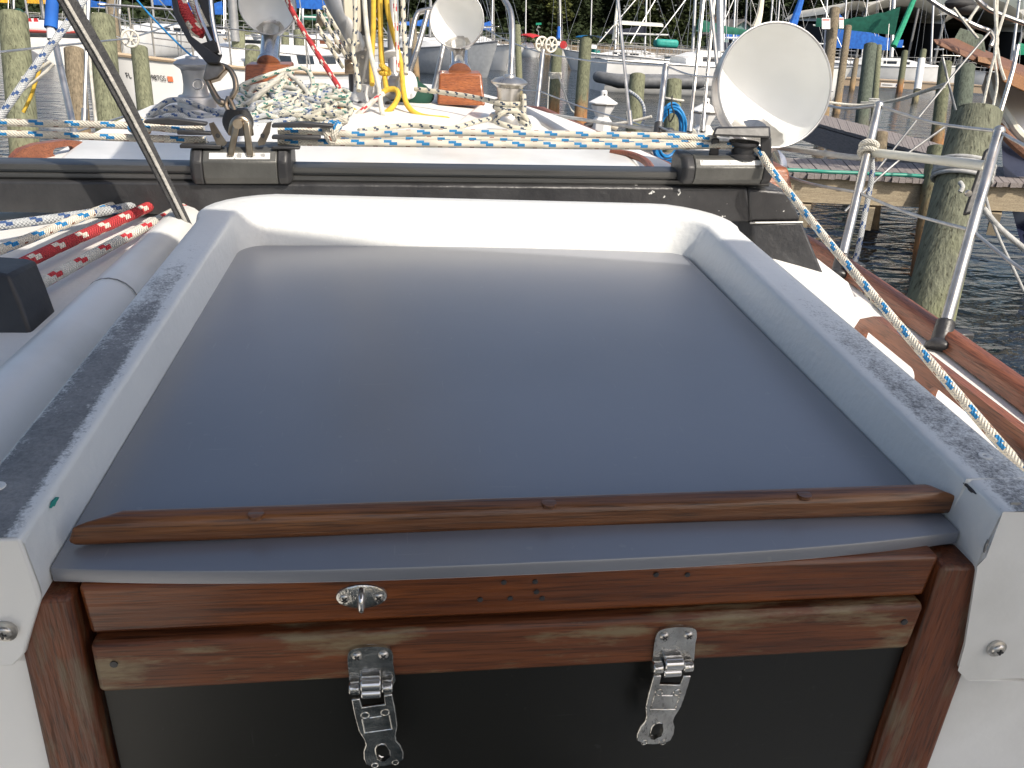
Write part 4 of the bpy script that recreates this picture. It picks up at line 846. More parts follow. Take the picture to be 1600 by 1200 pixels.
for pts, mn, lab, r_ in (([(567, -30), (572, 40), (580, 90), (590, 130), (595, 165), (598, 182)], 'rope_white', 'plain white rope falling in front of the mast to the roof', .0085), ([(553, -30), (555, 30), (553, 62), (551, 80), (556, 108), (560, 130), (560, 142)], 'rope_black_fleck', 'speckled rope knotted once and ending over the collar', .0085), ([(614, -30), (618, 30), (620, 70), (621, 112)], 'rope_white_red', 'white rope with red flecks beside the pole', .0065), ([(628, -30), (630, 30), (633, 80), (634, 116)], 'rope_black_fleck', 'speckled rope leading straight down to the mast winch', .0085), ([(599, 146), (580, 160), (560, 178), (545, 190), (520, 192)], 'rope_white_red', 'pinkish white rope lying from the loop towards the pile', .009), ([(438, -30), (455, 15), (490, 75), (520, 122), (535, 146)], 'rope_red', 'red rope with white flecks slanting down to the mast collar', .0088), ([(530, 166), (512, 180), (490, 192), (470, 204)], 'rope_red', 'red rope end lying under the pile of lines', .0088)):
    rope('halyard', [W(x_, y_, 2.82 - .0012 * max(0, y_ - 100)) for x_, y_ in pts], r_, mn, lab, 'lines round the mast foot')
m = MB(); c = W(549, 68, 2.84); m.torus(c, (BU + BW).normalized(), .013, .008, 16, 8); m.torus(c + BU * .008, (BW - BU * .4).normalized(), .014, .008, 16, 8); tag(m.build('rope_knot', 'rope_black_fleck'), 'speckled knot hanging in front of the mast', 'knot')
# mast pulpit of bent tube
pu = [([(640, 74), (646, 40), (652, 22), (662, 17), (682, 17), (690, 40), (694, 62), (684, 110), (676, 146)], 3.4), ([(668, 18), (655, 66), (640, 112)], 3.38)]
m = MB()
for pts, d in pu: m.tube([W(x_, y_, d) for x_, y_ in pts], .011, 10, 5)
m.build('mast_guard', 'stainless', boat)
m = MB(); m.tube([W(770, -40, 3.5), W(786, -4, 3.48), W(797, 18, 3.45), W(800, 50, 3.42), W(799, 90, 3.4), W(797, 124, 3.38)], .0125, 12, 6); m.build('bow_arch', 'stainless', boat)
# dark green bag
m = MB(); c = W(642, 148, 3.12); rings = []
rnd = random.Random(3)
for j in range(9):
    f = j / 8; s = math.sin(3.1416 * min(.97, f + .08)) ** .5
    rings.append([c + BU * (math.cos(6.2832 * i / 22) * .085 * s * rnd.uniform(.9, 1.08)) + BV * (math.sin(6.2832 * i / 22) * .06 * s) + BW * (-.055 + .115 * f + rnd.uniform(-.006, .006)) for i in range(22)])
m.ring_loft(rings); tag(m.build('cloth_bag', 'dark_green_cloth', ang=80), 'crumpled dark green cloth bag behind the mast winch', 'bag')
# ------------------------------------------------------------------ heap of lines left of the mast
hr = random.Random(11)
mats_ = ['rope_green_fleck', 'rope_black_fleck', 'rope_green_fleck', 'rope_grey_blue', 'rope_white', 'rope_green_fleck', 'rope_black_fleck', 'rope_grey_blue', 'rope_black_fleck', 'rope_green_fleck', 'rope_white', 'rope_green_fleck', 'rope_green_fleck', 'rope_black_fleck', 'rope_green_fleck', 'rope_grey_blue', 'rope_green_fleck']
where = ['on top of the heap', 'under the heap', 'at the right of the heap', 'at the left of the heap', 'among the others', 'at the back']
for i, mn in enumerate(mats_):
    pts = []; n_ = 9
    cx, cy = hr.uniform(400, 520), hr.uniform(140, 180)
    for j in range(n_):
        a = hr.uniform(0, 6.28); x_ = cx + math.cos(j * 1.9 + a * .35) * hr.uniform(25, 75); y_ = cy + math.sin(j * 1.9 + a * .35) * hr.uniform(10, 32) + 4
        x_ = min(548, max(362, x_)); y_ -= 16 if i > 8 else 0; y_ = min(204, max(104 if x_ > 450 else (116 if x_ > 425 else 134), y_)); pts.append(W(x_, y_, 2.86 - (y_ - 110) * .0042 + hr.uniform(-.05, .05)))
    rope('heaped_line', pts, .0078, mn, 'speckled slack line, one of those tangled in the heap beside the left brown box', 'lines tangled in a heap', n=8, smooth=8)
for i, pts in enumerate(([(235, 178), (262, 158), (290, 158), (320, 170), (350, 176), (400, 170)], [(230, 182), (262, 172), (300, 178), (340, 184), (380, 182), (420, 190)], [(250, 176), (275, 168), (310, 185), (345, 180), (395, 186), (440, 182)], [(246, 186), (280, 180), (300, 190), (330, 188)])):
    rope('coiled_line', [W(x_, y_, 2.62 + hr.uniform(-.05, .05)) for x_, y_ in pts], .0088, 'rope_grey_blue', ['pale line arching highest under the grey winch', 'pale line trailing from the grey winch to the heap', 'pale line dipping between the grey winch and the car', 'short pale line in front of the grey winch'][i], 'pale lines by the grey winch', n=8)
for pts in ([(385, 163), (408, 145), (436, 122)],): rope('rope_end', [W(x_, y_, 2.62) for x_, y_ in pts], .0088, 'rope_white', 'stiff cream rope end poking up left out of the heap', n=8)
# ------------------------------------------------------------------ left side: running lines, clutch, strap
def hb(px, py, w_): return HB(px, py, w_)
GL = 'lines running aft under the beam'
for pts, mn, lab, r_ in (([(230, 318), (150, 332), (60, 345), (-40, 358)], 'rope_grey_blue', 'farthest grey blue flecked line under the beam, at the left edge', .008), ([(175, 322), (120, 342), (40, 375), (-60, 412)], 'rope_blue_fleck', 'cream line with blue flecks running aft beside the red one', .008), ([(255, 312), (200, 338), (110, 377), (30, 415)], 'rope_red', 'red line with white flecks running aft to the black clutch', .0095), ([(320, 308), (255, 340), (160, 390), (80, 434), (45, 455)], 'rope_white_red', 'white line with red flecks running aft to the black clutch', .0085)):
    rope('running_line', [hb(x_, y_, -.412) for x_, y_ in pts], r_, mn, lab, GL)
m = MB()
prof_c = [(-70, 560), (-70, 392), (2, 397), (18, 401), (34, 440), (55, 498), (52, 510), (20, 530)]
f_ = [W(x_ - 4, y_ + 30, 1.04) for x_, y_ in prof_c]; m.ring_loft([[p + BV * .075 + BU * .004 - BW * .004 for p in f_], f_]); tag(m.build('rope_clutch', 'black_plastic', bevel=.006), 'matt black clutch cover at the left edge swallowing the red line', 'rope clutch')
def ribbon(pts, wd, th_, mname, name, par):
    P = spline(pts, 4); rings = []
    for i, p in enumerate(P):
        t_ = (P[min(i + 1, len(P) - 1)] - P[max(i - 1, 0)]).normalized(); side = (BU * .55 + BV * .85); side = (side - t_ * side.dot(t_)).normalized(); nn = t_.cross(side)
        rings.append([p - side * wd / 2 - nn * th_ / 2, p + side * wd / 2 - nn * th_ / 2, p + side * wd / 2 + nn * th_ / 2, p - side * wd / 2 + nn * th_ / 2])
    return MB().ring_loft(rings).build(name, mname, par)
stp = thing('webbing_strap', W(294, 358, 1.42), 'doubled dark grey webbing strap slanting down to the left front of the coaming', 'strap')
for off, px_ in ((0, 0), (1, 1)):
    pts = [W(30 + 14 * off, -130, 1.20 + .02 * off), W(96 + 12 * off, -4, 1.24 + .02 * off), W(168 + 10 * off, 120, 1.30 + .015 * off), W(235 + 5 * off, 245, 1.36 + .008 * off), W(294 + 2 * off, 362, 1.42 + .004 * off)]
    ribbon(pts, .019, .004, 'webbing', 'strap_ply', stp)
    ribbon([p + right * .0045 - fwd * .0035 for p in pts], .013 if off else .006, .0022, 'webbing_lit' if off == 0 else 'webbing', 'strap_edge', stp)  # the pale strip paints the lit face of the first ply
rope('jib_sheet', [W(-60, 262, 2.2), W(0, 182, 2.2), W(58, 100, 2.25), W(108, 32, 2.3), W(150, -30, 2.35)], .0105, 'rope_grey_blue', 'grey blue flecked sheet slanting up across the left pilings')
rope('thin_line', [W(205, -10, 3.0), W(240, 30, 3.0), (W(290, 80, 3.0)), W(318, 100, 3.0)], .0035, 'hose_blue', 'thin blue line slanting across the white neighbouring hull', n=6)
rope('yellow_rope', [W(66, 96, 4), W(58, 120, 4), W(48, 150, 4), W(36, 176, 4)], .0085, 'rope_yellow', 'thin yellow cord hanging beside the left pilings', n=6)
for pts, lab in (([(34, 122), (55, 112), (78, 96)], 'upper thin white cord over the dark water at left'), ([(36, 140), (58, 124), (84, 100)], 'lower thin white cord over the dark water at left'), ([(130, -20), (134, 60), (133, 190)], 'white vertical line in front of the left pilings'), ([(138, 60), (142, 120), (150, 195)], 'white line hanging behind the left webbing strap')):
    rope('cord', [W(x_, y_, 3.9) for x_, y_ in pts], .0075, 'rope_white', lab, 'thin cords at left', n=6)
m = MB(); m.cyl(W(84, -40, 3.3), W(79, 44, 3.3), .021, .025, 14); fu = tag(m.build('furling_drum', 'blue_cloth'), 'blue covered furled line hanging above the left stanchion', 'furler'); MB().cyl(W(79, 44, 3.3), W(80, 62, 3.3), .016, n=12).build('furling_spool', 'white_plain', fu)
# ------------------------------------------------------------------ canvas bimini over the cockpit (shades the companionway)
bm = thing('bimini', BP(0, -.4, -.4), 'tan canvas bimini stretched over the cockpit', 'bimini')
H0 = .80
sh = sd / sd.dot(BW)                                   # sun ray per unit of height
def bim(u, v): return CAM + BU * u + BV * v + BW * H0
drop = H0 + .35
fe = lambda p: p + sh * drop                            # the canopy edge that throws the observed shadow edge
eL, eR = fe(BP(-2.2, 1.40, -.35)), fe(BP(.70, 1.172, -.35))
eR2 = eR + (eR - eL).normalized() * .02
m = MB(); rings = []
for i in range(9):
    t = i / 8; a_ = eL.lerp(eR2, t) + BW * .10 * math.sin(3.1416 * t); b_ = a_ - BV * 1.7 + BU * .28 * t
    rings.append([a_, b_, b_ + BW * .006, a_ + BW * .006])
m.ring_loft(rings); m.build('canopy', 'bimini_canvas', bm)
for q in (.0, .5, 1.0):
    p0, p1 = eL - BV * 1.7 * q, eR2 - BV * 1.7 * q
    MB().tube([p0 - BW * 1.3, p0 - BW * .1, p0.lerp(p1, .25) + BW * .06, p0.lerp(p1, .5) + BW * .09, p0.lerp(p1, .75) + BW * .06, p1 - BW * .1, p1 - BW * 1.3], .011, 8, 5).build('bow_tube', 'stainless', bm) if q else None

# ------------------------------------------------------------------ boom with the stowed sail, above the view
bo = thing('boom', BP(0, 2.0, .6), 'boom with a cream stowed mainsail over the cabin roof', 'boom')
p0, p1 = BP(-.10, 3.02, .62), BP(.12, 1.15, .60)
MB().cyl(p0, p1, .045, n=16).build('boom_tube', 'alloy', bo)
rings = []; rnd = random.Random(2)
for i in range(15):
    f = i / 14; c_ = p0.lerp(p1, .02 + .95 * f) + BW * .06; hh_ = .26 * (1.15 - .45 * f) + rnd.uniform(-.02, .02); ww_ = .16 * (1.1 - .25 * f)
    rings.append([c_ - BU * ww_ * .7, c_ - BU * ww_ + BW * hh_ * .4, c_ - BU * ww_ * .4 + BW * hh_, c_ + BU * ww_ * .4 + BW * hh_, c_ + BU * ww_ + BW * hh_ * .4, c_ + BU * ww_ * .7])
MB().ring_loft(rings).build('stowed_sail', 'cream', bo, ang=70)
# ================================================================== WATER, SHORE
m = MB(); m.add([(-600, -60, 0), (700, -60, 0), (700, 900, 0), (-600, 900, 0)], [(0, 1, 2, 3)]); structure(m.build('water', 'water', loc=(0, 0, 0)))
m = MB(); gv = []; NX = 40
for i in range(NX + 1):
    x = -260 + 520 * i / NX; y0 = 112 + .10 * (x + 20) + 3 * math.sin(x * .06)
    for k, (dy, z) in enumerate(((0, -.5), (.4, .9), (6, 1.2), (30, 1.6), (120, 2.2), (700, 3))): gv.append((x * (1 + dy / 300), y0 + dy, z))
m.add(gv, [(i * 6 + j, i * 6 + j + 1, (i + 1) * 6 + j + 1, (i + 1) * 6 + j) for i in range(NX) for j in range(5)]); structure(m.build('shore_ground', 'grass', loc=(0, 112, 0)))
m = MB()
for i in range(60):
    x = 8 + i * .9; y0 = 111.6 + .10 * (x + 20) + 3 * math.sin(x * .06); m.box((x, y0, .6), (.86, .3, 1.7))
tag(m.build('seawall', 'bulkhead_wood'), 'low tan plank seawall along the far shore under the trees', 'seawall')
# ================================================================== PILINGS
PG = 'wooden pilings standing in the water'
def piling(pt, pb, wpx, d, m_, label, taper=.92, z0=-.8, rough_top=True):
    T, Bp = W(*pt, d), W(*pb, d); ax = (T - Bp).normalized(); r = px2m(wpx, d) / 2
    rnd = random.Random(int(pt[0] * 7 + pt[1])); n = 22; rings = []
    k = (T.z - z0) / max(.2, ax.z); K = 9
    wob = [rnd.uniform(.965, 1.035) for _ in range(n)]
    x, y = basis(ax)
    for i in range(K + 1):
        f = i / K; c = T - ax * k * (1 - f); rr = r * (1.06 - .06 * f) if taper > .95 else r * (1 / taper + (1 - 1 / taper) * f)
        rings.append([c + (x * math.cos(6.2832 * j / n) + y * math.sin(6.2832 * j / n)) * rr * wob[j] * rnd.uniform(.992, 1.008) for j in range(n)])
    top = rings[-1]; rings.append([T + (p - T) * .93 + ax * r * .05 for p in top]); rings.append([T + (p - T) * .4 + ax * r * rnd.uniform(.0, .1) for p in top])
    base = T - ax * (T.z / ax.z)
    return tag(MB().ring_loft(rings).build('piling', m_, loc=base, ang=50), label, 'piling', PG)
pil = [((20, 24), (38, 225), 42, 8.6, 'piling_green', 'broad grey green piling at the left edge of the picture'),
 ((115, 78), (124, 185), 29, 11, 'piling_tan', 'weathered brown piling between the left edge and the tall green one'),
 ((158, 28), (170, 190), 38, 9.2, 'piling_green', 'tall green piling crossed by the webbing strap'),
 ((217, 75), (228, 178), 24, 10.6, 'piling_green', 'short green piling covering the start of the hull number'),
 ((172, -14), (178, 46), 15, 24, 'piling_tan', 'slim far piling rising behind the tall green one'),
 ((372, 50), (371, 152), 20, 16, 'piling_green', 'green piling left of the shaded cowl vent'),
 ((394, 74), (394, 150), 22, 15, 'piling_green', 'greyish piling directly behind the shaded cowl box'),
 ((445, 52), (446, 100), 12, 26, 'piling_green', 'thin green piling right of the shaded cowl neck'),
 ((466, 49), (468, 105), 16, 24, 'piling_green', 'dull green piling behind the red halyard'),
 ((644, 30), (648, 88), 10, 40, 'piling_tan', 'thin far piling framed by the mast guard'),
 ((808, 40), (811, 128), 10, 30, 'piling_green', 'green piling with a dark foot just right of the bent bow tube'),
 ((870, 78), (864, 192), 16, 20, 'piling_rust', 'rust footed piling with dock line wrapped round it'),
 ((915, 62), (905, 206), 19, 19, 'piling_rust', 'tall green and rust piling right of the roped one'),
 ((996, 118), (990, 200), 24, 14, 'piling_green', 'short piling before the grey inflatable, left of the blue hose'),
 ((1052, 127), (1050, 210), 26, 13, 'piling_green', 'short piling on which the blue hose hangs'),
 ((1304, 14), (1286, 184), 16, 22, 'piling_tan', 'tallest tan piling, carrying the notice boards'),
 ((1325, 41), (1311, 142), 11, 30, 'piling_tan', 'leaning tan piling beside the notice boards'),
 ((1338, 92), (1333, 124), 8, 50, 'piling_tan', 'thin piling against the white hull'),
 ((1360, 70), (1341, 236), 19, 18.9, 'piling_dark', 'dark wet looking piling between the two piers'),
 ((1373, 71), (1368, 142), 9, 28, 'piling_green', 'thin piling touching the dark one'),
 ((1414, 80), (1407, 129), 9, 50, 'piling_rust', 'brownish piling before the white bow'),
 ((1443, 78), (1432, 143), 9, 40, 'piling_green', 'piling with a white sleeve near the pier sign'),
 ((1477, 98), (1465, 208), 19, 17, 'piling_rust', 'green piling with a sunlit edge left of the wooden bow'),
 ((1508, 104), (1500, 190), 28, 15, 'piling_dark', 'stout dark piling half behind the wooden bow'),
 ((1376, 208), (1371, 258), 21, 10.4, 'piling_tan', 'short yellowish piling against the far edge of the near pier'),
 ((1463, 230), (1448, 345), 27, 8.2, 'piling_rust', 'cracked brown piling at the near pier, left of the big one'),
 ((1527, 176), (1455, 480), 72, 4.9, 'piling_big', 'biggest green piling with rope wound round it, close on the right')]
for a in pil: piling(*a)
# white sleeve, notices, ropes on pilings
m = MB(); m.cyl(W(1440, 92, 39.6), W(1433, 140, 39.6), .17, n=16); tag(m.build('piling_sleeve', 'white_plain'), 'white plastic sleeve round a piling by the pier sign', 'sleeve')
def board(px0, py0, px1, py1, d, label, rows, head):
    a, b, c, e = W(px0, py0, d), W(px1, py0, d), W(px1, py1, d), W(px0, py1, d); n = fwd * .03
    t = tag(MB().hexa([e, c, c + n, e + n, a, b, b + n, a + n]).build('notice_board', 'paper_white'), label, 'notice', 'notices on the tall piling')
    q = MB(); f = lambda u, v: a.lerp(b, u).lerp(e.lerp(c, u), v) - fwd * .006
    def strip(m_, u0, u1, v0, v1): m_.hexa([f(u0, v1), f(u1, v1), f(u1, v1) + fwd * .003, f(u0, v1) + fwd * .003, f(u0, v0), f(u1, v0), f(u1, v0) + fwd * .003, f(u0, v0) + fwd * .003])
    strip(q, .08, .92, .10, .24); q.build('heading', head, t)
    q = MB()
    for i in range(rows): strip(q, .08, .92 if i % 2 else .8, .34 + .6 * i / rows, .34 + .6 * i / rows + .05)
    q.build('print_lines', 'alloy_dull', t); return t
board(1284, 28, 1297, 45, 21.6, 'small white notice with a red heading, left of the tall tan piling', 5, 'red_stripe')
board(1311, 27, 1318, 44, 21.6, 'narrow part of a white notice showing right of the tall piling', 4, 'red_stripe')
# rope wound round the big piling
bp_ = W(1505, 268, 4.9); bd = (W(1527, 176, 4.9) - W(1455, 480, 4.9)).normalized(); m = MB(); rad = px2m(72, 4.9) / 2 * 1.085
for i in range(5): m.torus(bp_ + bd * (.022 * i - .05) , (bd + BU * .03 * (i % 2)).normalized(), rad + .008, .0125, 40, 8)
m.tube([bp_ + (-RY.z * 0 * BU) + W(1500, 285, 4.65) - bp_, W(1504, 292, 4.62), W(1500, 300, 4.62)], .013, 8, 4)
tag(m.build('mooring_rope', 'rope_dock', ang=60), 'grey mooring rope wound five times round the big green piling', 'rope')
m = MB(); c = W(867, 118, 20); 
for i in range(5): m.torus(c + Vector((0, 0, .03 * i - .06)), Vector((.05 * (i % 3 - 1), 0, 1)), .145, .02, 26, 6)
m.tube([W(872, 118, 19.8), W(880, 140, 19.7), W(890, 168, 19.6), W(897, 176, 19.5)], .02, 6, 5); m.tube([W(858, 120, 19.8), W(856, 150, 19.8), W(855, 185, 19.8)], .012, 6, 4)
tag(m.build('mooring_rope', 'rope_white', ang=60), 'pale dock line lashed round the rust footed piling with a hanging bight', 'rope')
m = MB(); m.torus(W(1361, 157, 18.9), Vector((0, 0, 1)), .16, .02, 24, 6); m.torus(W(1361, 155, 18.9), Vector((0, .1, 1)), .16, .02, 24, 6); tag(m.build('mooring_rope', 'rope_dock'), 'grey dock line round the dark piling between the piers', 'rope')
rope('dock_line', [W(1281, 158, 18), W(1340, 164, 18), W(1390, 158, 17.5), W(1440, 143, 17), W(1478, 130, 16.5)], .028, 'rope_white', 'white dock line sagging from behind the big cowl to the wooden bow piling', 'dock lines at right', n=6)
rope('dock_line', [W(1345, 160, 18.6), W(1400, 158, 18), W(1450, 142, 17.2), W(1476, 136, 16.8)], .02, 'rope_white', 'thinner dock line from the dark piling to the wooden bow piling', 'dock lines at right', n=6)
for pts, lab in (([(1546, 50), (1480, 128), (1370, 266)], 'upper dark wire slanting down left from the wooden bowsprit'), ([(1478, 197), (1410, 246), (1362, 288), (1320, 330)], 'lower dark wire crossing the near pier'), ([(1473, 90), (1482, 130), (1493, 172)], 'short dark wire above the big piling')):
    rope('stay_wire', [W(x_, y_, 4.6) for x_, y_ in pts], .0065, 'alloy_dull', lab, 'dark wires at right', n=6, smooth=4)
for pts, lab in (([(1536, 325), (1556, 350), (1580, 372), (1640, 420)], 'white braided dock line at the right edge'), ([(1538, 300), (1556, 360), (1600, 455)], 'thin grey line dropping to the water at the right edge')):
    rope('dock_line', [W(x_, y_, 3.2) for x_, y_ in pts], .011 if 'braided' in lab else .006, 'rope_dock', lab, 'dock lines at right', n=8)
# ================================================================== PIERS
def planks(nl, nr, fl, fr, n, skew, z, t=.045, gap=.10):
    m = MB(); E = lambda a, b, s: a + (b - a) * s
    rnd = random.Random(5)
    for i in range(n):
        s0, s1 = i / n, (i + 1 - gap) / n; o = rnd.uniform(-.02, .03); dz = rnd.uniform(-.004, .004)
        f0, f1, n0, n1 = E(fl, fr, s0 - skew), E(fl, fr, s1 - skew), E(nl, nr, s0), E(nl, nr, s1)
        k = (n0 - f0).normalized() * o; n0, n1 = n0 + k, n1 + k; q = Vector((0, 0, 1))
        m.hexa([n0 - q * t + q * dz, n1 - q * t + q * dz, f1 - q * t + q * dz, f0 - q * t + q * dz, n0 + q * dz, n1 + q * dz, f1 + q * dz, f0 + q * dz])
    return m
ZP = .9
pier = thing('pier', G(1300, 277, 0), 'weathered grey plank pier close by on the right with a green hose on its edge', 'pier')
nl, nr, fl, fr = G(700, 246, ZP), G(1720, 292, ZP), G(700, 224, ZP), G(1720, 267, ZP)
planks(nl, nr, fl, fr, 92, .028, ZP).build('decking', 'dock_plank', pier)
ed = (nr - nl).normalized(); back = (fl - nl).normalized(); m = MB()
for a, b in ((nl + back * .10, nr + back * .10), (fl - back * .10, fr - back * .10)): m.bar(a - Vector((0, 0, .17)), b - Vector((0, 0, .17)), .07, .24)
m.build('side_beam', 'dock_beam', pier)
m = MB()
for i in range(10):
    a = nl.lerp(nr, (i + .5) / 10); b = fl.lerp(fr, (i + .5) / 10); m.bar(a - Vector((0, 0, .42)), b - Vector((0, 0, .42)), .09, .22)
m.build('cross_beam', 'dock_beam', pier)
hp = [nl.lerp(nr, i / 40) + back * (.05 + .015 * math.sin(i * 2.1)) + Vector((0, 0, .022)) for i in range(18, 33)]
tag(MB().tube(hp, .017, 8, 3).build('garden_hose', 'hose_green'), 'green hose lying along the near edge of the weathered pier', 'hose')
fp = thing('pier', G(1370, 200, 0), 'second pier of light brown planks beyond the near one, right of the big cowl', 'pier')
nl2, nr2, fl2, fr2 = G(1150, 158, ZP), G(1530, 262, ZP), G(1150, 145, ZP), G(1530, 240, ZP)
planks(nl2, nr2, fl2, fr2, 110, .012, ZP).build('decking', 'dock_plank', fp)
m = MB(); b2 = (fl2 - nl2).normalized()
for a, b in ((nl2 + b2 * .10, nr2 + b2 * .10), (fl2 - b2 * .10, fr2 - b2 * .10)): m.bar(a - Vector((0, 0, .20)), b - Vector((0, 0, .20)), .07, .28)
m.build('side_beam', 'dock_plank', fp)
wd_ = thing('floating_dock', G(1400, 142, 0), 'pale wooden dock before the white sailboat with a small blue and white sign', 'dock')
a, b = W(1290, 130, 54), W(1540, 138, 52); a.z = b.z = .62; c, d = a + Vector((.3, 2.2, 0)), b + Vector((.3, 2.2, 0)); q = Vector((0, 0, .06))
MB().hexa([a - q, b - q, d - q, c - q, a, b, d, c]).build('decking', 'dock_pale', wd_)
MB().bar(a - Vector((0, -.1, .28)), b - Vector((0, -.1, .28)), .1, .42).build('side_beam', 'dock_pale', wd_)
sg = MB(); p0, p1 = W(1376, 132, 53), W(1412, 134, 53); sg.bar(p0, p1, .02, .24); sgo = sg.build('dock_sign', 'paper_white', wd_)
k = MB(); k.bar(p0.lerp(p1, .66) - fwd * .03, p0.lerp(p1, .95) - fwd * .03, .01, .12); k.build('sign_emblem', 'brand_blue', sgo)
k = MB(); k.bar(p0.lerp(p1, .06) - fwd * .03, p0.lerp(p1, .5) - fwd * .03, .01, .05); k.build('sign_lines', 'alloy_dull', sgo)
# ------------------------------------------------------------------ dock pedestals and hose
def pedestal(px, d, label, ptop=141):
    T = W(px, ptop, d); o = Vector((T.x, T.y, ZP)); h = T.z - ZP
    t = thing('power_pedestal', o, label, 'power pedestal', 'white power pedestals on the pier'); Z = Vector((0, 0, 1))
    MB().lathe(o, Z, [(.115, 0), (.105, h - .30), (.075, h - .265), (.070, h - .25)], 8).build('column', 'white_plain', t, ang=30)
    MB().lathe(o, Z, [(.068, h - .27), (.085, h - .225), (.120, h - .165), (.122, h - .148)], 8).build('lamp_housing', 'white_plain', t, ang=30)
    MB().lathe(o, Z, [(.113, h - .148), (.113, h - .128)], 8).build('lamp_band', 'tan_canvas', t, ang=30)
    MB().lathe(o, Z, [(.150, h - .130), (.152, h - .118), (.040, h - .055), (.034, h - .05), (.034, h - .012), (.022, h), (.0001, h + .001)], 8).build('roof_cap', 'white_plain', t, ang=30)
    MB().cyl(o + Z * (h - .04) - BV * .036, o + Z * (h - .04) - BV * .02, .009, n=10).build('cap_hole', 'ink', t)
    for s in (-1, 1): MB().cyl(o + Z * (h - .33) + BU * .09 * s, o + Z * (h - .36) + BU * .17 * s, .028, .034, n=12).build('socket', 'cream' if s > 0 else 'black_plastic', t)
    return t
pedestal(944, 8.4, 'white power pedestal with a hat shaped roof, in the open between two stanchions')
pedestal(1104, 8.2, 'white power pedestal with a hat shaped roof, half behind the big cowl vent', 153)
m = MB(); c = W(1046, 210, 7.9); rnd = random.Random(4)
for i in range(8):
    R0 = rnd.uniform(.118, .165); pts = []
    cc = c + BU * rnd.uniform(-.012, .012) + BV * rnd.uniform(-.06, .03) + BW * rnd.uniform(-.02, .02)
    for j in range(25): a = 6.2832 * j / 24; pts.append(cc + BU * math.cos(a) * R0 * .95 + BW * (math.sin(a) * R0 * 1.75) + BV * .03 * math.sin(a * 2 + i))
    m.tube(pts, .0115, 8, 2)
hs = tag(m.build('water_hose', 'hose_blue'), 'coil of bright blue hose hanging from the short piling by the pedestals', 'hose')
tag(MB().tube([W(1050, 150, 7.7), W(1049, 165, 7.68), W(1053, 178, 7.7), W(1046, 190, 7.75), W(1044, 170, 7.72)], .007, 6, 5).build('cable_tie', 'black_rubber'), 'black cable tie holding the blue hose coil', 'tie')
m = MB(); c = W(1074, 215, 8.0)
for i in range(5): m.torus(c + BU * .012 * i, BV, .10 - .006 * i, .009, 22, 6, sx=.45)
tag(m.build('coiled_rope', 'rope_white'), 'cream rope coil hanging beside the blue hose', 'rope')
tag(MB().torus(W(1052, 155, 13), Vector((.1, 0, 1)), .15, .022, 24, 6).build('mooring_rope', 'rope_white'), 'pale rope ring round the piling above the blue hose', 'rope')
rope('mooring_rope', [W(982, 142, 13.6), W(996, 152, 13.6), W(1005, 166, 13.6), W(1006, 186, 13.6), W(1000, 200, 13.6)], .028, 'rope_grey_blue', 'thick grey rope slung over the short piling before the inflatable', n=8)
rope('mooring_rope', [W(895, 198, 9), W(940, 196, 8.9), W(985, 190, 8.8), W(1018, 182, 8.7)], .016, 'rope_white', 'white mooring line stretched between pedestal and blue hose', n=8)
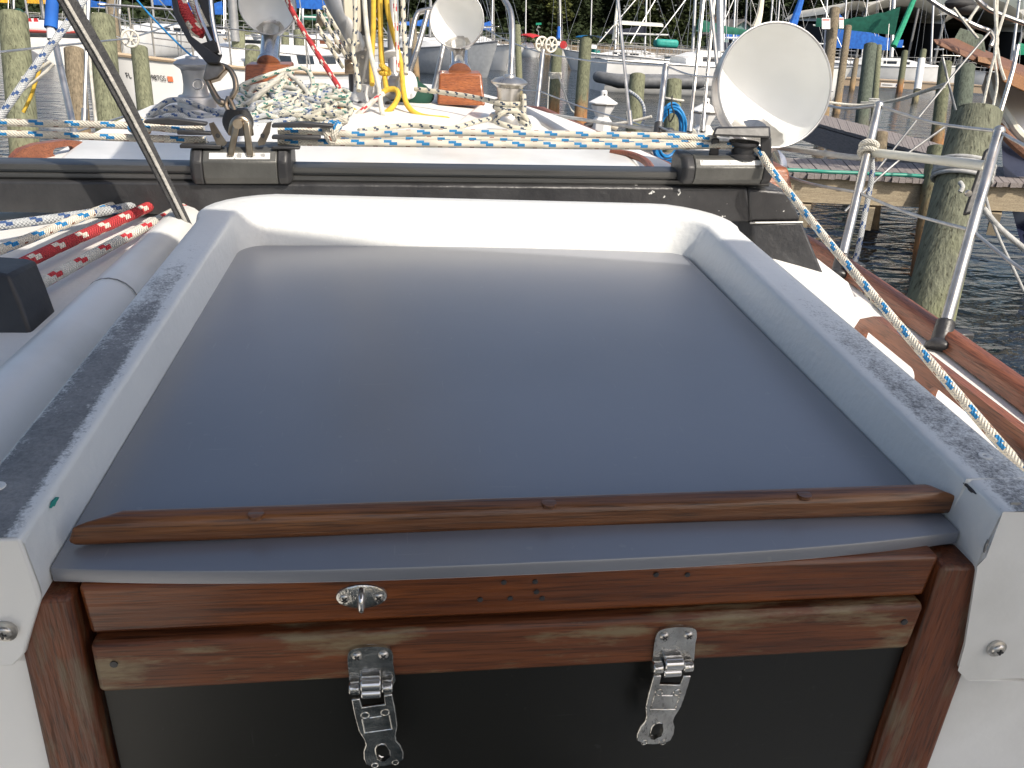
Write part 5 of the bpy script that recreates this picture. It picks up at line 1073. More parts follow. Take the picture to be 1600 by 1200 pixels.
# ================================================================== YACHTS
Zv = Vector((0, 0, 1))
def yacht(name, label, bow, stern, B, Fb, hull='white_plain', deck='white_plain', stripe=None, cover=None, mast=None, cabin=(.30, .68, .42), sheer=.25, glass='glass_dark', boom=None, dodger=None, rails=True, transom=.75, group='moored sailboats', rake=.9, wires=True, mast_m='alloy', cat='sailboat', cover_h=.34, boot=None, mr=.075, mt=None, ladder=False):
    bow, stern = Vector((bow[0], bow[1], 0)), Vector((stern[0], stern[1], 0)); ax = (bow - stern); L = ax.length; ax.normalize(); ay = Zv.cross(ax)
    t = thing(name, (bow + stern) / 2, label, cat, group)
    P = lambda x, y, z: stern + ax * x + ay * y + Zv * z
    N = 22
    def hb_(s): return B / 2 * min(1, (transom + (1 - transom) * math.sin(min(1, s / .45) * 1.5708)) if s < .45 else (1 - ((s - .45) / .55) ** 2.3))
    def sh_(s): return Fb * (1 + sheer * (s - .35) ** 2 * 2.2)
    rings = []
    for i in range(N + 1):
        s = i / N; b = max(hb_(s), .015); z = sh_(s); x = L * s; fl = 1 - .06 * s
        rk = rake * max(0, (s - .75) / .25) ** 1.5
        rings.append([P(x, b, z), P(x - rk * .35, b * .985 * fl + .0, z * .55), P(x - rk * .7, b * .90 * fl, .12), P(x - rk, b * .62, -.35), P(x - rk, -b * .62, -.35), P(x - rk * .7, -b * .90 * fl, .12), P(x - rk * .35, -b * .985 * fl, z * .55), P(x, -b, z)])
    MB().ring_loft(rings, cap=True, close=False).build('hull', hull, t, ang=60)
    m = MB(); vs = [];
    for i in range(N + 1):
        s = i / N; b = max(hb_(s), .015) - .01; vs += [P(L * s, b, sh_(s) - .01), P(L * s, 0, sh_(s) + .04), P(L * s, -b, sh_(s) - .01)]
    m.add(vs, [(i * 3 + j, i * 3 + j + 1, (i + 1) * 3 + j + 1, (i + 1) * 3 + j) for i in range(N) for j in range(2)]); m.build('deck', deck, t)
    for s_ in (1, -1):
        m = MB(); m.tube([P(L * i / 14, s_ * (max(hb_(i / 14), .015) + .005), sh_(i / 14) + .01) for i in range(15)], .035, 6, 2)
        m.build('rub_rail', stripe or 'alloy', t)
    if boot:
        for s_ in (1, -1):
            m = MB(); rr_ = []
            for i in range(N + 1):
                s = i / N; b = max(hb_(s), .015) * (1 - .06 * s) * .945; rk = rake * max(0, (s - .75) / .25) ** 1.5 * .6
                rr_ += [P(L * s - rk, s_ * (b + .012), sh_(s) * .22 + .04), P(L * s - rk, s_ * (b + .022), sh_(s) * .34 + .04)]
            m.add(rr_, [(2 * i, 2 * i + 1, 2 * i + 3, 2 * i + 2) for i in range(N)]); m.build('hull_stripe', boot, t)
    if cabin:
        c0, c1, ch = cabin; rings = []
        for i in range(11):
            s = c0 + (c1 - c0) * i / 10; b = hb_(s) * .62; z = sh_(s); e = min(1, .55 + 4 * (i / 10)) * (1 if i < 7 else 1 - .2 * (i - 6)); h = ch * max(.16, e)
            rings.append([P(L * s, b, z - .01), P(L * s - .02, b * .9, z + h * .85), P(L * s - .02, b * .5, z + h), P(L * s - .02, -b * .5, z + h), P(L * s - .02, -b * .9, z + h * .85), P(L * s, -b, z - .01)])
        cb = MB().ring_loft(rings).build('cabin', deck, t, ang=40)
        for s_ in (1, -1):
            for f0_, f1_ in ((.12, .32), (.38, .54), (.60, .70)):
                s0, s1 = c0 + (c1 - c0) * f0_, c0 + (c1 - c0) * f1_; q = []
                for s, k in ((s0, .32), (s1, .32), (s1, .66), (s0, .66)):
                    b = hb_(s) * .62; q.append(P(L * s, s_ * (b * (1 - .1 * k / .85) + .012), sh_(s) + ch * k * (1 if f1_ < .66 else .9)))
                m = MB(); m.ring_loft([q, [p - ay * s_ * .02 for p in q]]); m.build('window', glass, cb)
        m = MB(); hx = c0 + (c1 - c0) * .55; m.box(P(L * hx, 0, sh_(hx) + ch + .03), (.55, .5, .05), ax, ay); m.build('deck_hatch', glass, cb)
    mastpos = None
    if mast:
        ms, mh = mast; base = P(L * ms, 0, sh_(ms) + (cabin[2] if cabin else 0)); top = mt if mt else base + Zv * mh; mastpos = (base, top)
        if mt: top = base + (mt - base).normalized() * mh
        MB().cyl(base, top, mr, mr * .85, 12).build('mast', mast_m, t)
        s1 = base.lerp(top, .45); MB().bar(s1 + ay * .8, s1 - ay * .8, .05, .03).build('spreader', mast_m, t)
        if wires:
            m = MB(); hd = base.lerp(top, .97)
            for e in (P(L * .985, 0, sh_(1) + .1), P(L * .03, 0, sh_(0) + .1), P(L * (ms - .03), hb_(ms), sh_(ms)), P(L * (ms - .03), -hb_(ms), sh_(ms))): m.tube([e, hd], .012, 5, 1)
            m.build('rigging', 'wire', t)
        if boom:
            bl, bh, bs = boom; p0 = base + Zv * bh - ax * .1; p1 = p0 - ax * bl + Zv * bs
            MB().cyl(p0, p1, .055, n=10).build('boom', 'white_plain', t)
            if cover:
                rings = []; rnd = random.Random(int(L * 100))
                for i in range(13):
                    f = i / 12; c = p0.lerp(p1, f * .97) + Zv * .06; hh = cover_h * (1.7 * (1 - f) ** 2 + .55 + .06 * math.sin(i * 2.3)) ; ww = .13 * (1 - .45 * f)
                    rings.append([c - ay * ww * .7 - Zv * .14, c - ay * ww + Zv * hh * .3, c - ay * ww * .35 + Zv * hh, c + ay * ww * .35 + Zv * hh, c + ay * ww + Zv * hh * .3, c + ay * ww * .7 - Zv * .14])
                MB().ring_loft(rings).build('sail_cover', cover, t, ang=60)
    if rails:
        m = MB()
        for s_ in (1, -1):
            pts = [P(L * s, s_ * max(hb_(s) - .06, .03), sh_(s) + .62) for s in (.02, .2, .4, .6, .8, .93)]
            for a_, b_ in zip(pts, pts[1:]): m.tube([a_, b_], .012, 5, 1); m.tube([a_ - Zv * .3, b_ - Zv * .3], .010, 5, 1)
            for p in pts: m.tube([p, p - Zv * .64], .016, 6, 1)
        m.build('guard_rail', 'stainless', t)
        m = MB(); z = sh_(1) + .66; m.tube([P(L * .86, hb_(.86) - .05, z), P(L * .96, hb_(.96) * .8, z + .02), P(L * 1.0, 0, z + .02), P(L * .96, -hb_(.96) * .8, z + .02), P(L * .86, -hb_(.86) + .05, z)], .02, 6, 5)
        for s, sg_ in ((.87, 1), (.87, -1), (.96, 1), (.96, -1)): m.tube([P(L * s, sg_ * max(hb_(s) - .05, .05), z), P(L * s, sg_ * max(hb_(s) - .05, .05), z - .68)], .018, 6, 1)
        m.build('pulpit', 'stainless', t)
    if dodger:
        dm, s0 = dodger; rings = []
        for i in range(7):
            f = i / 6; x_ = L * s0 + 1.3 * (1 - f) - .2; h = (1.25 * math.sin(min(1, f * 1.6) * 1.5708)) * .8 + .15; b = hb_(s0) * .72
            zz = sh_(s0) + .1
            rings.append([P(x_, b * math.cos(3.1416 * j / 10), zz + h * max(0, math.sin(3.1416 * j / 10)) ** .6) for j in range(11)])
        MB().ring_loft(rings, cap=False, close=False).build('dodger', dm, t, ang=70)
    return t, P, L, hb_, sh_, mastpos
def wl(px, d, py=60): p = W(px, py, d); return (p.x, p.y)
# the neighbour with the hull number
tA, PA, LA, hbA, shA, _ = yacht('sailboat', 'white sailboat to the left with 4987GS lettered on its bow', wl(162, 12.4), wl(560, 21.5), 3.0, 1.12, stripe='dock_pale', cover='blue_cloth', mast=(.62, 11), boom=(3.8, .95, .1), cabin=(.30, .74, .5), cover_h=.5, mr=.085, sheer=.35)
axA = (PA(1, 0, 0) - PA(0, 0, 0)); 
def hull_pt(s, zf, off=.02):
    z = shA(s) * zf; best = None
    return PA(LA * s - .9 * max(0, (s - .75) / .25) ** 1.5 * (1 - zf) * .8, -(hbA(s) * (1 - .06 * s) * (.985 if zf > .5 else .95) + off), z)
q0, q1 = None, None
def side(): return -1
ayA = Zv.cross(axA)
sgn = 1 if (PA(LA * .8, hbA(.8), 1) - CAM).length < (PA(LA * .8, -hbA(.8), 1) - CAM).length else -1
def hpt(s, zf, off=.03): return PA(LA * s - .9 * max(0, (s - .75) / .25) ** 1.5 * .35 * (1 - zf) / .45, sgn * (hbA(s) * (1 - .06 * s * min(1, (1 - zf) / .45)) * .992 + off), shA(s) * zf)
def hull_at(px):
    best = min(((abs((hpt(s / 1000, .80) - CAM).dot(right) / (hpt(s / 1000, .80) - CAM).dot(fwd) * F + 800 - px), s / 1000) for s in range(300, 995, 2)))[1]
    c_ = hpt(best, .80, .012); ta = (hpt(best - .01, .80) - hpt(best + .01, .80)).normalized(); tu = (hpt(best, .88) - hpt(best, .72)).normalized()
    return c_, ta, tu
for px_, tx_ in ((247, '4987GS'), (203, 'FL')):
    c_, ta, tu = hull_at(px_); text_part('registration_number', tx_, c_, ta, tu, .125, 'ink', tA, .72)
e, ta, tu = hull_at(267); MB().plate([[(-.04, -.04), (.05, -.04), (.05, .045), (-.04, .045)]], e, ta, tu, .003).build('registration_sticker', 'orange_sticker', tA)
# boats farther left
yacht('sailboat', 'white sailboat far left showing its stern under the red striped dinghy', wl(70, 46), wl(80, 35), 3.4, 1.2, mast=(.6, 12), cabin=(.3, .7, .5), rails=False, boom=(3.6, 1.0, .05), cover='yellow_cloth')
def dinghy(name, label, a, b, r, hull_m, stripe=None, floor='white_plain'):
    """inflatable boat: two side tubes joined round the bow (at b)"""
    ax = (b - a).normalized(); ay = Zv.cross(ax); L = (b - a).length; wd2 = L * .20; t = thing(name, (a + b) / 2, label, 'dinghy')
    pts = [a + ay * wd2, a.lerp(b, .4) + ay * wd2, a.lerp(b, .75) + ay * wd2 * .92, a.lerp(b, .93) + ay * wd2 * .5 + Zv * .08, b + Zv * .12, a.lerp(b, .93) - ay * wd2 * .5 + Zv * .08, a.lerp(b, .75) - ay * wd2 * .92, a.lerp(b, .4) - ay * wd2, a - ay * wd2]
    tb_ = MB().tube(pts, lambda f: r * (.55 if f in (0, 1) else 1), 14, 6).build('tube', hull_m, t, ang=60)
    if stripe: MB().tube([p - Zv * r * .35 + ((p - (a + b) / 2).normalized() * r * .75) for p in pts], r * .35, 8, 6).build('stripe', stripe, t)
    m = MB(); m.add([a + ay * wd2 - Zv * r * .5, a.lerp(b, .8) + ay * wd2 * .8 - Zv * r * .5, b - Zv * r * .3, a.lerp(b, .8) - ay * wd2 * .8 - Zv * r * .5, a - ay * wd2 - Zv * r * .5, a - Zv * r * 1.4, a.lerp(b, .8) - Zv * r * 1.4], [(0, 5, 6, 1), (1, 6, 2), (2, 6, 3), (3, 6, 5, 4), (0, 4, 5)]); m.build('floor', floor, t)
    m = MB(); m.box(a + ax * .12, (.06, wd2 * 1.7, r * 1.9), ax, ay); m.build('transom', floor, t)
    m = MB(); m.box(a.lerp(b, .5) + Zv * r * .7, (.25, wd2 * 2, .04), ax, ay); m.build('seat', floor, t); return t
a, b = W(10, 43, 33), W(150, 47, 33); dd = dinghy('dinghy', 'white dinghy with a red stripe slung across the far left stern', a, b, .24, 'white_plain', 'red_stripe')
m = MB()
for px in (46, 56): p = W(px, 33, 32.2); m.add([p + right * -.12 - Zv * .0 - Zv * .14, p + right * .12 - Zv * .14, p + right * .05 + Zv * .1, p - right * .08 + Zv * .1, p + right * -.12 - Zv * .14 + fwd * .02, p + right * .12 - Zv * .14 + fwd * .02, p + right * .05 + Zv * .1 + fwd * .02, p - right * .08 + Zv * .1 + fwd * .02], [(3, 2, 1, 0), (4, 5, 6, 7), (0, 1, 5, 4), (1, 2, 6, 5), (2, 3, 7, 6), (3, 0, 4, 7)])
m.build('red_marking', 'red_plain', dd)
m = MB(); c = W(28, 20, 32.5); m.ball(c, .22, 16, 8, (1.0, .8, .75)); tag(m.build('barbecue_cover', 'dark_green_cloth'), 'small dark green covered barbecue on the far left stern rail', 'barbecue')
yacht('sailboat', 'white sailboat far left beyond the yellow sail cover', wl(-40, 52), wl(140, 62), 3.2, 1.15, mast=(.55, 12), cabin=(.3, .7, .5), cover='yellow_cloth', boom=(3.6, 1.0, .05), wires=True)
yacht('sailboat', 'white sailboat with brown window strip behind the shaded cowl vent', wl(350, 32), wl(560, 42), 3.2, 1.15, mast=(.55, 12), cabin=(.2, .75, .55), glass='teak_red', cover='blue_cloth', boom=(4, 1.1, .05), stripe='dock_pale')
yacht('sailboat', 'white sailboat seen through the ropes left of the mast', wl(430, 56), wl(600, 68), 3.2, 1.15, mast=(.55, 12), cabin=(.25, .7, .5), cover='green_cloth', boom=(3.6, 1.0, .05))
yacht('sailboat', 'white sailboat beyond the blue furled sail at far left', wl(150, 44), wl(330, 58), 3.3, 1.2, mast=(.55, 12), cabin=(.25, .75, .55), cover='blue_cloth', boom=(4, 1.1, .05))
yacht('sailboat', 'grey hulled sailboat with its bow right of the orange brown cowl box', wl(778, 42), wl(560, 49), 3.2, 1.15, hull='grey_hull', mast=(.55, 12), cabin=(.3, .7, .6), rails=True, boot=None, sheer=.6)
yacht('sailboat', 'white sailboat half hidden behind the half sunlit cowl', wl(800, 52), wl(690, 60), 3.2, 1.25, mast=(.5, 12), cabin=(.25, .75, .7), wires=True)
# far shore boats
t_, P_, L_, hb_x, sh_x, mp_ = yacht('motorboat', 'small white boat with a red canopy by the far shore', wl(846, 96), wl(808, 99), 2.2, .85, mast=(.35, 12), cabin=(.35, .6, .7), rails=False, wires=False, mr=.09, group=None, mt=W(822, -60, 97))
m = MB(); rr_ = []
for i in range(7): f = i / 6; rr_.append([P_(L_ * (.15 + .75 * f), .9 * math.cos(3.1416 * j / 8), 2.0 + .25 * math.sin(3.1416 * j / 8) + .3 * math.sin(3.1416 * f)) for j in range(9)])
m.ring_loft(rr_, cap=False, close=False); m.build('canopy', 'red_plain', t_)
t_, P_, L_, *_r = yacht('sailboat', 'small white sailboat with a blue mast cover and red emblem by the far shore', wl(880, 99), wl(872, 104), 2.4, 1.15, mast=(.5, 13), cabin=(.25, .75, .7), rails=False, wires=True, mr=.09, mt=W(873, -60, 101))
m = MB(); m.lathe(W(880, 70, 97.5), -BV, [(.45, 0), (.45, .02), (.0001, .03)], 12); m.build('emblem', 'red_plain', t_)
m = MB(); b0, b1 = W(872, 60, 100.5), W(873, 42, 100.5); m.cyl(b0, b1, .26, .2, 10); m.build('mast_cover', 'blue_cloth', t_)
t_, P_, L_, hb_x, sh_x, mp_ = yacht('sailboat', 'small teal hulled boat with a blue canopy by the far shore', wl(930, 98), wl(918, 103), 2.4, 1.0, hull='teal', mast=(.4, 12), cabin=(.25, .75, .7), rails=False, wires=False, mr=.09, mt=W(926, -60, 100))
m = MB(); rr_ = []
for i in range(7): f = i / 6; rr_.append([P_(L_ * (-.2 + .9 * f), 1.4 * math.cos(3.1416 * j / 8), 2.4 + .3 * math.sin(3.1416 * j / 8)) for j in range(9)])
m.ring_loft(rr_, cap=False, close=False); m.build('canopy', 'hose_blue', t_)
# broadside white yacht with the inflatable
yacht('sailboat', 'broad white sailboat lying behind the grey inflatable and the two short pilings', wl(1340, 38), wl(938, 36), 3.6, 1.25, mast=(.46, 13), cabin=(.30, .80, .55), mr=.17, sheer=.2, boot='grey_rubber', mast_m='alloy', mt=W(1124, -60, 37))
dinghy('dinghy', 'grey inflatable dinghy lying alongside the broad white sailboat', W(1092, 127, 33.5), W(934, 125, 33), .22, 'grey_rubber', None, 'grey_rubber')
m = MB(); p = W(1108, 88, 36); m.box(W(1105, 88, 36.5), (1.0, .7, .5)); tag(m.build('deck_box', 'white_enamel', bevel=.04), 'white box on the deck of the broad sailboat', 'box')
def rig(label, pxb, pyb, pxt, d, h=12, B=2.8, L=8, ang=20, **k):
    base = W(pxb, pyb, d); dirv = Vector((math.cos(R_(ang)), math.sin(R_(ang)))); c = Vector((base.x, base.y))
    return yacht('sailboat', label, c + dirv * L * .45, c - dirv * L * .55, B, 1.1, mast=(.55, h), mt=W(pxt, -60, d), **k)
rig('sailboat with a navy dodger and green mast boot behind the broad white one', 1087, 42, 1089, 50, L=11, ang=190, dodger=('navy_cloth', .36), cover='green_cloth', boom=(5.2, 1.4, -.1), cover_h=.25, mr=.10)
tg = rig('sailboat behind the big cowl with a furled white jib', 1149, 50, 1152, 58, L=9, ang=160, boom=(4, 1.2, 0))
for pts, mn, lab in (([(1180, 44), (1187, 20), (1193, -30)], 'cream', 'rolled white jib standing above the big cowl rim'), ([(1238, 40), (1250, 5), (1262, -40)], 'blue_cloth', 'rolled blue jib standing right of the big cowl top')):
    m = MB(); m.tube([W(*p, 60) for p in pts], lambda f: .34 - .22 * f, 8, 4); tag(m.build('furled_jib', mn), lab, 'furled sail', 'furled sails')
rig('sailboat with a bare mast left of the furled white jib', 1168, 44, 1170, 66, L=9, ang=170, cover='navy_cloth', boom=(4, 1.2, 0))
rig('sailboat with a mast rising right over the cowl rim', 1207, 40, 1212, 64, L=9, ang=10, cover='blue_cloth', boom=(4, 1.2, 0))
rig('sailboat with a slim mast between the cowl and the blue jib', 1219, 40, 1222, 70, L=9, ang=170, boom=(4, 1.2, 0))
rig('sailboat covered in blue left of the notice boards', 1292, 62, 1296, 66, L=10, ang=175, cover='blue_cloth', boom=(5.5, 1.0, 0), cover_h=1.2)
rig('sailboat with a blue cover behind the tall pilings', 1322, 60, 1326, 70, L=10, ang=175, cover='blue_cloth', boom=(5, 1.3, 0), cover_h=.8)
# the white sailboat with the green sail cover
bK = W(1496, 112, 58); sK = W(1286, 108, 61)
tK, PK, LK, hK, sK_, mK = yacht('sailboat', 'white sailboat with a long green sail cover lying behind the pale dock', (bK.x, bK.y), (sK.x, sK.y), 3.4, 1.35, mast=(.50, 13), mt=W(1399, -60, 59.5), cabin=(.22, .82, .55), cover='green_cloth', boom=(5.6, 1.6, .35), cover_h=.75, mr=.15, sheer=.2, boot='grey_hull')
m = MB(); m.lathe(W(1377, 46, 59), -BV, [(.15, 0), (.14, .02), (.0001, .03)], 14)
for i, v_ in enumerate(m.v): m.v[i] = W(1377, 46, 59) + (v_ - W(1377, 46, 59)) * 1.0
for i, v_ in enumerate(m.v): c0_ = W(1377, 46, 59); q = v_ - c0_; m.v[i] = c0_ + Vector((q.x * 1.6, q.y, q.z * .6))
m.build('cover_emblem', 'paper_white', tK)
m = MB(); m.tube([W(1396, 72, 56), W(1412, 36, 56), W(1440, -30, 56)], lambda f: .22 - .06 * f, 8, 4); tag(m.build('furled_jib', 'bright_green'), 'rolled bright green jib slanting up before the shed', 'furled sail', 'furled sails')
rig('sailboat with a white mast under the left shed roof', 1356, 40, 1362, 72, L=9, ang=80, boom=(3, 1.2, 0))
rig('sailboat with a mast right of the shed arch', 1463, 62, 1461, 68, L=9, ang=70, boom=(3, 1.2, 0), mr=.09)
rig('sailboat with a green cover at the far right behind the wooden bow', 1590, 66, 1600, 68, L=10, ang=160, cover='bright_green', boom=(5, 1.2, 0), mr=.12)
rig('sailboat moored far behind the bent bow tube', 746, 60, 746, 110, L=8, ang=150)
rig('sailboat moored far behind the mast guard', 672, 62, 671, 90, L=8, ang=20, cover='blue_cloth', boom=(3.5, 1.2, 0))
rig('sailboat moored far behind the yellow ropes', 630, 62, 629, 80, L=8, ang=160)
for i, (px, py, pt, dd, mn, lab) in enumerate(((22, 34, 20, 58, 'yellow_cloth', 'sailboat with a mast over the broad left piling'), (108, 36, 112, 60, 'blue_cloth', 'sailboat with a mast seen beside the blue furled line'), (186, 38, 190, 66, None, 'sailboat with a slim mast above the spoked port roller'), (292, 42, 292, 70, 'blue_cloth', 'sailboat with a mast behind the sheet block'), (352, 44, 350, 62, 'blue_cloth', 'sailboat with a mast left of the shaded cowl'), (472, 50, 474, 58, None, 'sailboat with a mast right of the shaded cowl'), (524, 54, 522, 75, 'green_cloth', 'sailboat with a mast behind the vang tube'), (700, 60, 702, 72, None, 'sailboat with a mast behind the mast guard top'), (768, 62, 770, 85, 'blue_cloth', 'sailboat with a thin mast left of the bent bow tube'), (962, 66, 966, 60, None, 'sailboat with a bare mast behind the cream panel'), (1008, 68, 1012, 66, 'navy_cloth', 'sailboat with a mast left of the teal tender'), (1132, 66, 1136, 54, None, 'sailboat with a thick mast left of the big cowl'))):
    rig(lab, px, py, pt, dd, L=8.5, ang=(165 if i % 2 else 15), boom=(3.6, 1.1, .05), cover=mn, mr=.085)
for i, (p0, p1, lab) in enumerate((((1001, -10), (936, 66), 'long stay slanting left over the cream panel'), ((1029, -10), (984, 68), 'stay slanting down to the stern of the broad white boat'), ((1078, -10), (1024, 62), 'stay leading to the navy dodger'), ((1150, -10), (1128, 40), 'stay beside the thick far mast'), ((240, -10), (300, 60), 'stay crossing the white hull at left'), ((560, -10), (610, 60), 'stay behind the yellow ropes'))):
    tag(MB().tube([W(*p0, 40), W(*p1, 40)], .03, 6, 1).build('stay', 'wire'), lab, 'stay', 'stays of the boats behind')
# solar panel frame over a far stern
m = MB(); m.hexa([W(964, 38, 36), W(1036, 42, 36), W(1033, 39, 38), W(962, 36, 38), W(972, 33, 36), W(1036, 38, 36), W(1033, 36, 38), W(972, 32, 38)]); ra = tag(m.build('radar_arch', 'pvc'), 'flat cream panel on a post above the stern left of the navy dodger', 'panel')
MB().tube([W(968, -20, 37), W(958, 62, 37)], .07, 8, 1).build('post', 'pvc', ra)
m = MB(); m.box(W(1040, 68, 44), (1.25, .7, .42)); tag(m.build('kayak_box', 'teal', bevel=.15, seg=3), 'teal plastic tender on the deck left of the navy dodger', 'tender')
# ================================================================== BOAT SHED
Dm = 78
shed = thing('boat_shed', W(1420, 80, Dm), 'large boat shed with arched cream roofs and dark open bays', 'boat shed')
def arch(px0, px1, pyb, pyt, d, dep, rm):
    a, b = W(px0, pyb, d), W(px1, pyb, d); zt = W((px0 + px1) / 2, pyt, d).z; z0 = (a.z + b.z) / 2; N = 18
    back = Vector((.25, 1, 0)).normalized() * dep
    fr_ = []; inn = []
    for i in range(N + 1):
        f = i / N; p = a.lerp(b, f); p.z = z0 + (zt - z0) * (1 - (2 * f - 1) ** 2); fr_.append(p); inn.append(p - Zv * .75)
    m = MB(); vs = []
    for p, q in zip(fr_, inn): vs += [p - back.normalized() * .6, p + back, q + back * .02, q]
    m.add(vs, [(i * 4 + j, i * 4 + (j + 1) % 4, (i + 1) * 4 + (j + 1) % 4, (i + 1) * 4 + j) for i in range(N) for j in range(4)]); m.build('roof', rm, shed, ang=60)
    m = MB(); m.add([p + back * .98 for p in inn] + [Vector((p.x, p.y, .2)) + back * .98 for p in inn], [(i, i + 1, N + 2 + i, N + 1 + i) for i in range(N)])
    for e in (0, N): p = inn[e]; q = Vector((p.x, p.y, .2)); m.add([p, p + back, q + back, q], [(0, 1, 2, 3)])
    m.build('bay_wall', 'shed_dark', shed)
    m = MB(); 
    for e in (0, N // 3, 2 * N // 3, N):
        p = inn[e]; m.cyl(Vector((p.x, p.y, 0)), p, .12, n=8)
    m.build('roof_post', 'alloy_dull', shed)
arch(1352, 1476, 14, -4, Dm, 26, 'shed_roof'); arch(1300, 1372, 22, 2, Dm + 1, 26, 'shed_roof'); arch(1476, 1600, 26, 0, Dm - 2, 26, 'shed_roof'); arch(1600, 1760, 40, 8, Dm - 4, 26, 'shed_roof')
# ================================================================== WOODEN SHIP ON THE RIGHT
ship = thing('wooden_ship', W(1600, 350, 8.6), 'old ship bow at right with a brown bowsprit platform and navy hull', 'ship')
S_ = [(1541, 112), (1533, 138), (1541, 165), (1559, 196), (1565, 225), (1567, 262), (1577, 312), (1592, 370), (1614, 450)]
Q_ = [(1760, 178), (1760, 215), (1760, 262), (1760, 310), (1760, 345), (1760, 390), (1760, 450), (1760, 520), (1760, 610)]
def loft_px(rows, d0, d1, k=7):
    m = MB(); vs = []
    for s, q in rows:
        for j in range(k + 1):
            f = j / k; b = math.sin(f * 1.5708) ** .8; p = W(*s, d0).lerp(W(*q, d1), f); vs.append(p + right * (-.10 * math.sin(f * 3.14)) - fwd * (.35 * math.sin(f * 3.1416)))
    n = k + 1; m.add(vs, [(i * n + j, i * n + j + 1, (i + 1) * n + j + 1, (i + 1) * n + j) for i in range(len(rows) - 1) for j in range(k)]); return m
rows = list(zip(S_, Q_)); mb2 = loft_px(rows[:4], 8.6, 10.5); mb2.build('topside', 'white_plain', ship, ang=60)
loft_px(rows[3:], 8.6, 10.5).build('hull', 'navy_hull', ship, ang=60)
m = MB(); m.tube([W(1548, 118, 8.55), W(1556, 150, 8.5), W(1575, 182, 8.5), W(1602, 216, 8.5), W(1680, 262, 8.9)], .045, 8, 5); m.build('cap_rail', 'pvc', ship)
m = MB(); m.tube([W(1559, 197, 8.5), W(1600, 238, 8.4), W(1680, 290, 8.6)], .05, 8, 5); m.build('rubbing_strake', 'teak_ship', ship)
m = MB(); m.hexa([W(1462, 70, 7.6), W(1640, 150, 8.2), W(1640, 142, 9.0), W(1480, 74, 8.4), W(1456, 60, 7.6), W(1640, 128, 8.2), W(1640, 118, 9.0), W(1490, 58, 8.4)]); m.build('bowsprit_platform', 'teak_ship', ship, bevel=.02)
m = MB(); m.hexa([W(1566, 128, 7.9), W(1660, 172, 8.3), W(1660, 166, 9.0), W(1575, 116, 8.6), W(1560, 104, 7.9), W(1660, 140, 8.3), W(1660, 136, 9.0), W(1570, 102, 8.6)]); m.build('stem_block', 'orange_wood', ship, bevel=.02)
m = MB(); m.hexa([W(1528, 96, 7.75), W(1549, 101, 7.8), W(1549, 101, 7.9), W(1528, 96, 7.9), W(1528, 88, 7.75), W(1549, 91, 7.8), W(1549, 91, 7.9), W(1528, 88, 7.9)]); m.build('wood_patch', 'orange_wood', ship)
m = MB()
for pts in ([(1440, -10), (1475, 14), (1520, 38), (1546, 48)], [(1520, -10), (1545, 14), (1600, 36), (1660, 58)], [(1546, 48), (1553, 60), (1548, 72)], [(1590, 70), (1582, 110), (1562, 178)]): m.tube([W(*p, 7.5) for p in pts], .020, 8, 4)
m.build('bow_rail', 'stainless', ship)
m = MB()
for pts in ([(1553, -20), (1556, 40), (1558, 70), (1548, 110), (1536, 165)], [(1558, -20), (1557, 45), (1554, 90), (1558, 130), (1552, 165)], [(1580, -20), (1566, 30), (1556, 62)], [(1490, 12), (1508, 36), (1528, 60)], [(1528, 10), (1512, 34)], [(1556, 62), (1562, 100), (1570, 125)]): m.tube([W(*p, 7.4) for p in pts], .013, 6, 4)
m.build('bow_line', 'rope_white', ship)
m = MB(); m.ball(W(1500, 6, 8.2), .10, 12, 8, (1.6, 1, .6)); m.ball(W(1510, 14, 8.2), .08, 12, 8, (1.6, 1, .7)); m.build('furled_cloth', 'black_rubber', ship)
m = MB(); m.hexa([W(1488, 66, 8.4), W(1540, 84, 8.4), W(1540, 80, 9), W(1488, 64, 9), W(1500, 44, 8.4), W(1536, 56, 8.4), W(1536, 55, 9), W(1502, 44, 9)]); m.build('hatch_cover', 'piling_dark', ship)
# ================================================================== SHORE THINGS
def house(label, px, pyb, pyt, wpx, d, wall, roof):
    o = W(px, pyb, d); w2 = px2m(wpx, d) / 2; h = W(px, pyt, d).z; t = thing('house', (o.x, o.y, 1.5), label, 'house', 'houses beyond the trees')
    z0 = 1.5; he = z0 + (h - z0) * .55; m = MB(); a = Vector((o.x, o.y, 0)); X, Y = Vector((1, 0, 0)), Vector((0, 1, 0))
    pr = [(-w2, z0 - .5), (w2, z0 - .5), (w2, he), (0, h), (-w2, he)]
    m.ring_loft([[a + X * x_ + Zv * z_ + Y * 9 for x_, z_ in pr], [a + X * x_ + Zv * z_ for x_, z_ in pr]]); m.build('wall', wall, t)
    m = MB(); e = .5
    for s_ in (-1, 1): m.hexa([a + X * s_ * (w2 + e) + Zv * (he - .25) - Y * e, a + Zv * (h + .03) - Y * e, a + Zv * (h + .03) + Y * 9.5, a + X * s_ * (w2 + e) + Zv * (he - .25) + Y * 9.5, a + X * s_ * (w2 + e) + Zv * (he - .0) - Y * e, a + Zv * (h + .3) - Y * e, a + Zv * (h + .3) + Y * 9.5, a + X * s_ * (w2 + e) + Zv * he + Y * 9.5])
    m.build('roof', roof, t)
    for x_ in (-w2 * .5, w2 * .3):
        w_ = MB(); w_.box(a + X * x_ + Zv * (z0 + 1.3) - Y * .02, (.9, .06, 1.2)); f_ = w_.build('window', 'glass_dark', t); q_ = MB(); q_.box(a + X * x_ + Zv * (z0 + .62) - Y * .06, (1.1, .12, .1)); q_.build('sill', 'white_plain', f_)
house('peach walled house showing between the trees above the blue canopy', 932, 58, 30, 22, 140, 'peach_wall', 'roof_grey')
